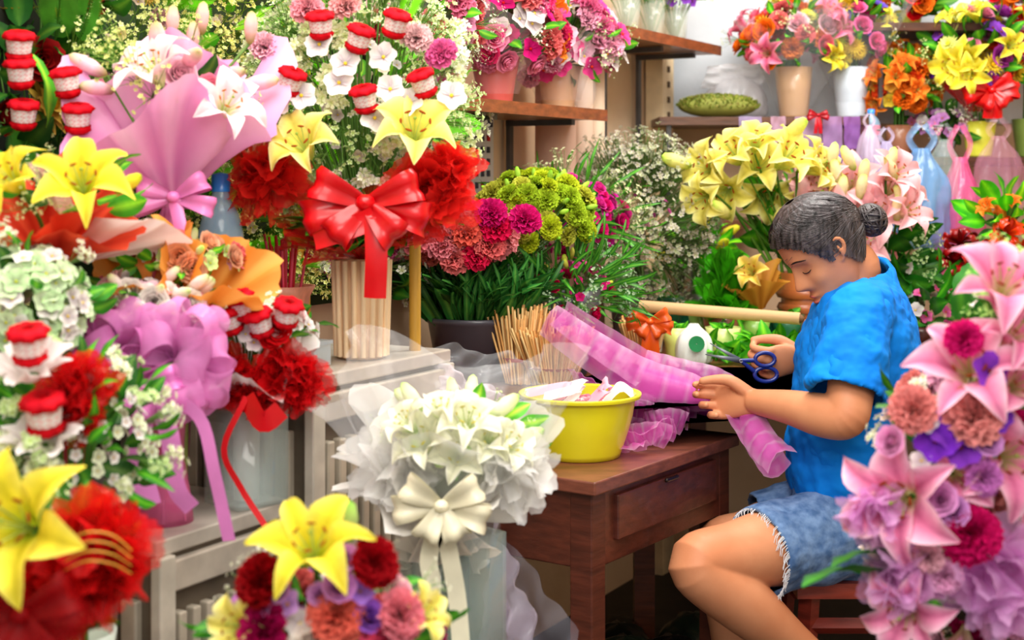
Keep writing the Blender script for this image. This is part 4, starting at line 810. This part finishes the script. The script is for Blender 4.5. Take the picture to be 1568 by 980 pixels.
hand(b,Lwr,(-.80,.55,-.06),(-.1,.25,1),[(34,44,28),(44,50,32),(54,55,35),(62,60,36)],dict(d=[(.75,.55,-.45),(.9,.05,-.5),(.9,-.15,-.45)],flip=False))
hand(b,Rwr,(-.93,-.15,-.12),(-.1,-.3,1),[(48,60,40),(52,64,42),(56,66,42),(60,66,42)],dict(d=[(.75,.5,-.5),(.9,.05,-.5),(.95,-.1,-.35)],flip=True))
def leg(hip,knee,ank,toe):
    hip,knee,ank,toe=[A(*q) for q in(hip,knee,ank,toe)]
    tube(b,[hip,hip*.65+knee*.35,hip*.25+knee*.75+A(0,0,.004),knee+A(0,0,.002),knee*.72+ank*.28+A(.012,0,-.008),knee*.35+ank*.65,ank],[.088,.084,.064,.054,.056,.041,.030],(1,1,1),'skin',n=64,k=8,cap=True)
    d=nz(toe-ank); tube(b,[ank-d*.035+A(.01,0,-.005),ank,ank*.5+toe*.5,toe],[(.026,.03),(.032,.034),(.038,.024),(.036,.012)],(1,1,1),'skin',n=32,ref=np.cross(d,(0,0,1)),k=4,cap=True)
leg((.69,2.865,.592),(.347,2.675,.565),(.640,2.76,.315),(.615,2.745,.225))
leg((.69,2.985,.590),(.43,2.955,.52),(.50,3.0,.09),(.36,2.99,.035))
o=b.obj('body',wm); rem(o,.0026,4)
b=Buf()
SP=[A(.676,2.93,.660),A(.674,2.93,.695),A(.680,2.93,.76),A(.698,2.93,.83),A(.712,2.932,.91),A(.720,2.935,.985),A(.722,2.935,1.040),A(.720,2.935,1.080),A(.712,2.93,1.108)]
SR_=[(.160,.104),(.163,.108),(.165,.113),(.168,.120),(.175,.126),(.180,.114),(.165,.092),(.110,.074),(.072,.064)]
tube(b,SP,SR_,(1,1,1),'shirt',n=64,ref=lat,k=7)
tube(b,[A(.712,2.88,1.035),A(.695,2.81,1.035),A(.668,2.762,.99),A(.650,2.725,.935),A(.634,2.700,.885)],[(.06,.05),(.065,.060),(.068,.066),(.070,.068),(.076,.070)],(1,1,1),'shirt',n=48,k=6)
tube(b,[A(.712,2.99,1.035),A(.715,3.06,1.030),A(.715,3.10,.985),A(.712,3.125,.93)],[(.06,.05),(.062,.056),(.062,.058),(.064,.060)],(1,1,1),'shirt',n=48,k=6)
def dispm(o,name,size,strength):
    t=bpy.data.textures.new(name,'CLOUDS'); t.noise_scale=size; t.noise_depth=1
    m=o.modifiers.new('d','DISPLACE'); m.texture=t; m.strength=strength; m.texture_coords='GLOBAL'; m.mid_level=.5
o=b.obj('t_shirt',wm)
m=o.modifiers.new('s','SOLIDIFY'); m.thickness=.007; m.offset=-1
rem(o,.004,5); dispm(o,'shirt_folds',.055,.018); dispm(o,'shirt_creases',.022,.006)
b=Buf()
tube(b,[A(.690,2.93,.528),A(.690,2.93,.56),A(.686,2.93,.62),A(.680,2.93,.69)],[(.150,.098),(.172,.122),(.166,.118),(.156,.104)],(1,1,1),'denim',n=56,ref=lat,k=5,cap=True)
tube(b,[A(.685,2.865,.592),A(.60,2.815,.584),A(.535,2.785,.580),A(.478,2.752,.573)],[.088,.092,.088,.087],(1,1,1),'denim',n=48,k=6)
tube(b,[A(.685,2.985,.590),A(.60,2.975,.575),A(.52,2.965,.556)],[.088,.089,.084],(1,1,1),'denim',n=48,k=6)
o=b.obj('denim_shorts',wm); m=o.modifiers.new('s','SOLIDIFY'); m.thickness=.007; m.offset=-1
rem(o,.004,4); dispm(o,'short_folds',.05,.012)
b=Buf(); hc=A(.478,2.752,.573); hd=nz(hc-A(.535,2.785,.580)); R=basis(hd)
for i in range(190):
    aa=rng.random()*6.28; p=hc+R@A(cos(aa)*.086,sin(aa)*.086,-.004); L=rng.uniform(.006,.024); tube(b,[p,p+hd*L*.6+A(0,0,-L*.3),p+hd*L*.7+A(rng.uniform(-.004,.004),0,-L)],.0007,(.88,.90,.93),'matte',n=3)
b.obj('shorts_fringe',wm)
# hair
b=Buf(); Xh,Yh=headshape(.010,False); az=((a+pi)%(2*pi)-pi)+0*Z
rid=.0008*np.sin(az*46+Z*90)+.0008*np.sin(az*23-Z*60)
Xh=Xh+rid*np.cos(az); Yh=Yh+rid*np.sin(az); Zh=Z*1.085+.002
aa=np.abs(az)
HX=[0,.5,.9,1.15,1.35,1.5,1.75,2.1,pi]; HY=[.070,.068,.050,.022,-.012,.018,-.02,-.052,-.066]
hl=np.interp(aa,HX,HY)
keep=(Zh>hl)
V=np.stack([Xh,Yh,Zh],-1).reshape(-1,3); F=gf(nu,nv,True); kf=keep.reshape(-1)[F].any(1)
b.add(V@HM.T+HC,(1,1,1),F[kf],'hair')
bc=A(-.122,0,-.012)
ell(b,H(*bc),(.030,.036,.034),(1,1,1),'hair',axis=HF,n=24)
for i in range(40):
    q0=nz([rng.gauss(0,1) for _ in range(3)]); q1=nz(np.cross(q0,[rng.gauss(0,1) for _ in range(3)]))
    pts=[H(*(bc+(q0*cos(t)+q1*sin(t))*A(.031,.037,.035))) for t in np.linspace(0,2.6,12)]
    tube(b,pts,[.0012]+[.0024]*10+[.001],(1,1,1),'hair',n=5)
def shellp(azv,zv,off):
    F_=np.interp(zv,zf,XFs);B_=np.interp(zv,zf,XBs);W_=np.interp(zv,zf,WKs); c_,s_=cos(azv),sin(azv)
    return A((F_ if c_>0 else B_)*c_+off*c_,W_*s_+off*s_,zv*1.085+.002+off*.12)
for i in range(950):
    az0=rng.uniform(-2.6,2.6); hz=np.interp(abs(az0),HX,HY); z0=rng.uniform(hz,max(hz,.1)); sg=1 if az0>0 else -1
    off=.010+rng.random()*.0025; pts=[]
    for t in np.linspace(0,1,9):
        azt=az0*(1-t)+sg*pi*.985*t; zt=z0*(1-t)-.008*t+.03*sin(pi*t)*(1 if z0>.0 else .2)*max(0,1-abs(z0)/.1); zt=min(zt,.108); pts.append(H(*shellp(azt,zt,off)))
    tube(b,pts,[.0003]+[.0008]*7+[.0004],(1,1,1),'hair',n=4)
for i in range(40):
    az0=rng.uniform(-1.6,1.6); p=shellp(az0,rng.uniform(.0,.1),.012); tube(b,[H(*p),H(*(p+A(rng.uniform(-.02,.0),rng.uniform(-.01,.01),.006))),H(*(p+A(-.03,rng.uniform(-.02,.02),rng.uniform(-.005,.010))))],[.0004]*3,(1,1,1),'hair',n=3)
b.obj('hair',wm)
b=Buf()
def fp(azv,zv,off):
    F_=np.interp(zv,zf,XFs);W_=np.interp(zv,zf,WKs); return A(F_*cos(azv)+off*cos(azv),W_*sin(azv)+off*sin(azv),zv)
for s in(-1,1):
    tube(b,[H(*fp(s*t,.026-.015*abs(t-.45),.0025)) for t in(.22,.35,.5,.65,.78)],[.0008,.0018,.0018,.0014,.0006],(1,1,1),'black',n=5,k=3)
    tube(b,[H(*fp(s*t,-.0045-.004*(1-((t-.46)/.2)**2),.0012 if abs(t-.46)<.15 else -.001)) for t in(.27,.36,.46,.56,.66)],[.0006,.0011,.0012,.0011,.0006],(1,1,1),'black',n=5,k=3)
for zc,th,oo in((-.065,.0033,.0045),(-.0775,.0038,.004)):
    tube(b,[H(*fp(t,zc+(.002 if zc>-.07 and abs(t)<.1 else 0),oo-(abs(t)/.36)**2*.007)) for t in(-.34,-.2,-.08,.08,.2,.34)],[.0008,th*.8,th,th,th*.8,.0008],(1,1,1),'lips',n=8,k=3)
b.obj('face_details',wm)
# scissors
b=Buf(); c=Rwr+A(-.085,-.035,-.012)
bl=(.12,.18,.48)
def ring(c,r1,r2,ax,t=.0045):
    R=basis(ax); tube(b,[c+R@A(r1*cos(q),r2*sin(q),0) for q in np.linspace(0,2*pi,25)],t,bl,'glaze',n=10)
pv=c+A(-.055,-.004,.012)
ring(c+A(-.002,0,.014),.021,.014,(.05,-1,.1)); ring(c+A(.0,0,-.018),.024,.015,(.05,-1,.1))
tube(b,[c+A(-.022,0,.012),pv],[.005,.004],bl,'glaze',n=8); tube(b,[c+A(-.024,0,-.012),pv],[.005,.004],bl,'glaze',n=8)
for dd in(A(-.065,.0,.038),A(-.075,.0,.014)):
    w=A(0,0,.006); V=[pv-w+A(0,-.0012,0),pv+w+A(0,-.0012,0),pv+dd+A(0,-.0006,0),pv+dd*.98-w*.3+A(0,-.0006,0)]; V2=[v+A(0,.0024,0) for v in V]
    b.add(V+V2,(.40,.42,.45),BF,'metal')
lathe(b,pv+A(0,-.004,0),[(.001,-.001),(.0035,0),(.0035,.006)],(.8,.8,.82),'metal',n=10,axis=(0,-1,0)); b.obj('scissors')
b=Buf()
for i in range(9):
    c=A(.15+rng.uniform(0,.5),3.25+rng.uniform(0,.3),.11)
    ell(b,c,(.10,.09,.10),rng.choice([(.10,.10,.12),(.14,.16,.14),(.18,.24,.2)]),'clear' if i%3==0 else 'satin',n=24,wob=.08)
b.obj('plastic_sack_pile')
# ------------------------------------------------ LIGHTS / CAMERA
w=bpy.data.worlds.new('w'); sc.world=w; w.use_nodes=True; bg=w.node_tree.nodes['Background']; bg.inputs[0].default_value=(1,.975,.94,1); bg.inputs[1].default_value=.80
def area(name,loc,tgt,sx,sy,e,col):
    l=bpy.data.lights.new(name,'AREA'); l.shape='RECTANGLE'; l.size=sx; l.size_y=sy; l.energy=e; l.color=col; o=bpy.data.objects.new(name,l); sc.collection.objects.link(o); o.location=loc
    o.rotation_euler=(Vector(tgt)-Vector(loc)).to_track_quat('-Z','Y').to_euler()
area('ceiling_and_fill_light',(-.1,1.7,2.6),(-.1,2.2,.8),1.6,.8,44,(1,.95,.87)); area('ceiling_and_fill_light',(.9,3.2,2.6),(.8,3.3,.8),1.4,.6,42,(1,.96,.90)); area('ceiling_and_fill_light',(.2,.3,2.2),(.2,2.8,.9),1.4,.8,32,(1,.94,.87))  # last one sits above the camera, aimed forward into the stall
area('ceiling_and_fill_light',(1.2,3.7,2.6),(1.2,4.6,1.4),1.6,.3,14,(1,.97,.94))  # added lamp to brighten the back wall, not a ceiling fixture
cd=bpy.data.cameras.new('camera'); cam=bpy.data.objects.new('camera',cd); sc.collection.objects.link(cam); sc.camera=cam
cam.location=(0,0,CH); cam.rotation_euler=(pi/2,0,0); cd.lens=50; cd.sensor_width=36; cd.shift_y=-(500-HZ)/1600
cd.dof.use_dof=True; cd.dof.focus_distance=2.9; cd.dof.aperture_fstop=3.8; cd.clip_start=.05
sc.view_settings.view_transform='Standard'; sc.view_settings.look='None'
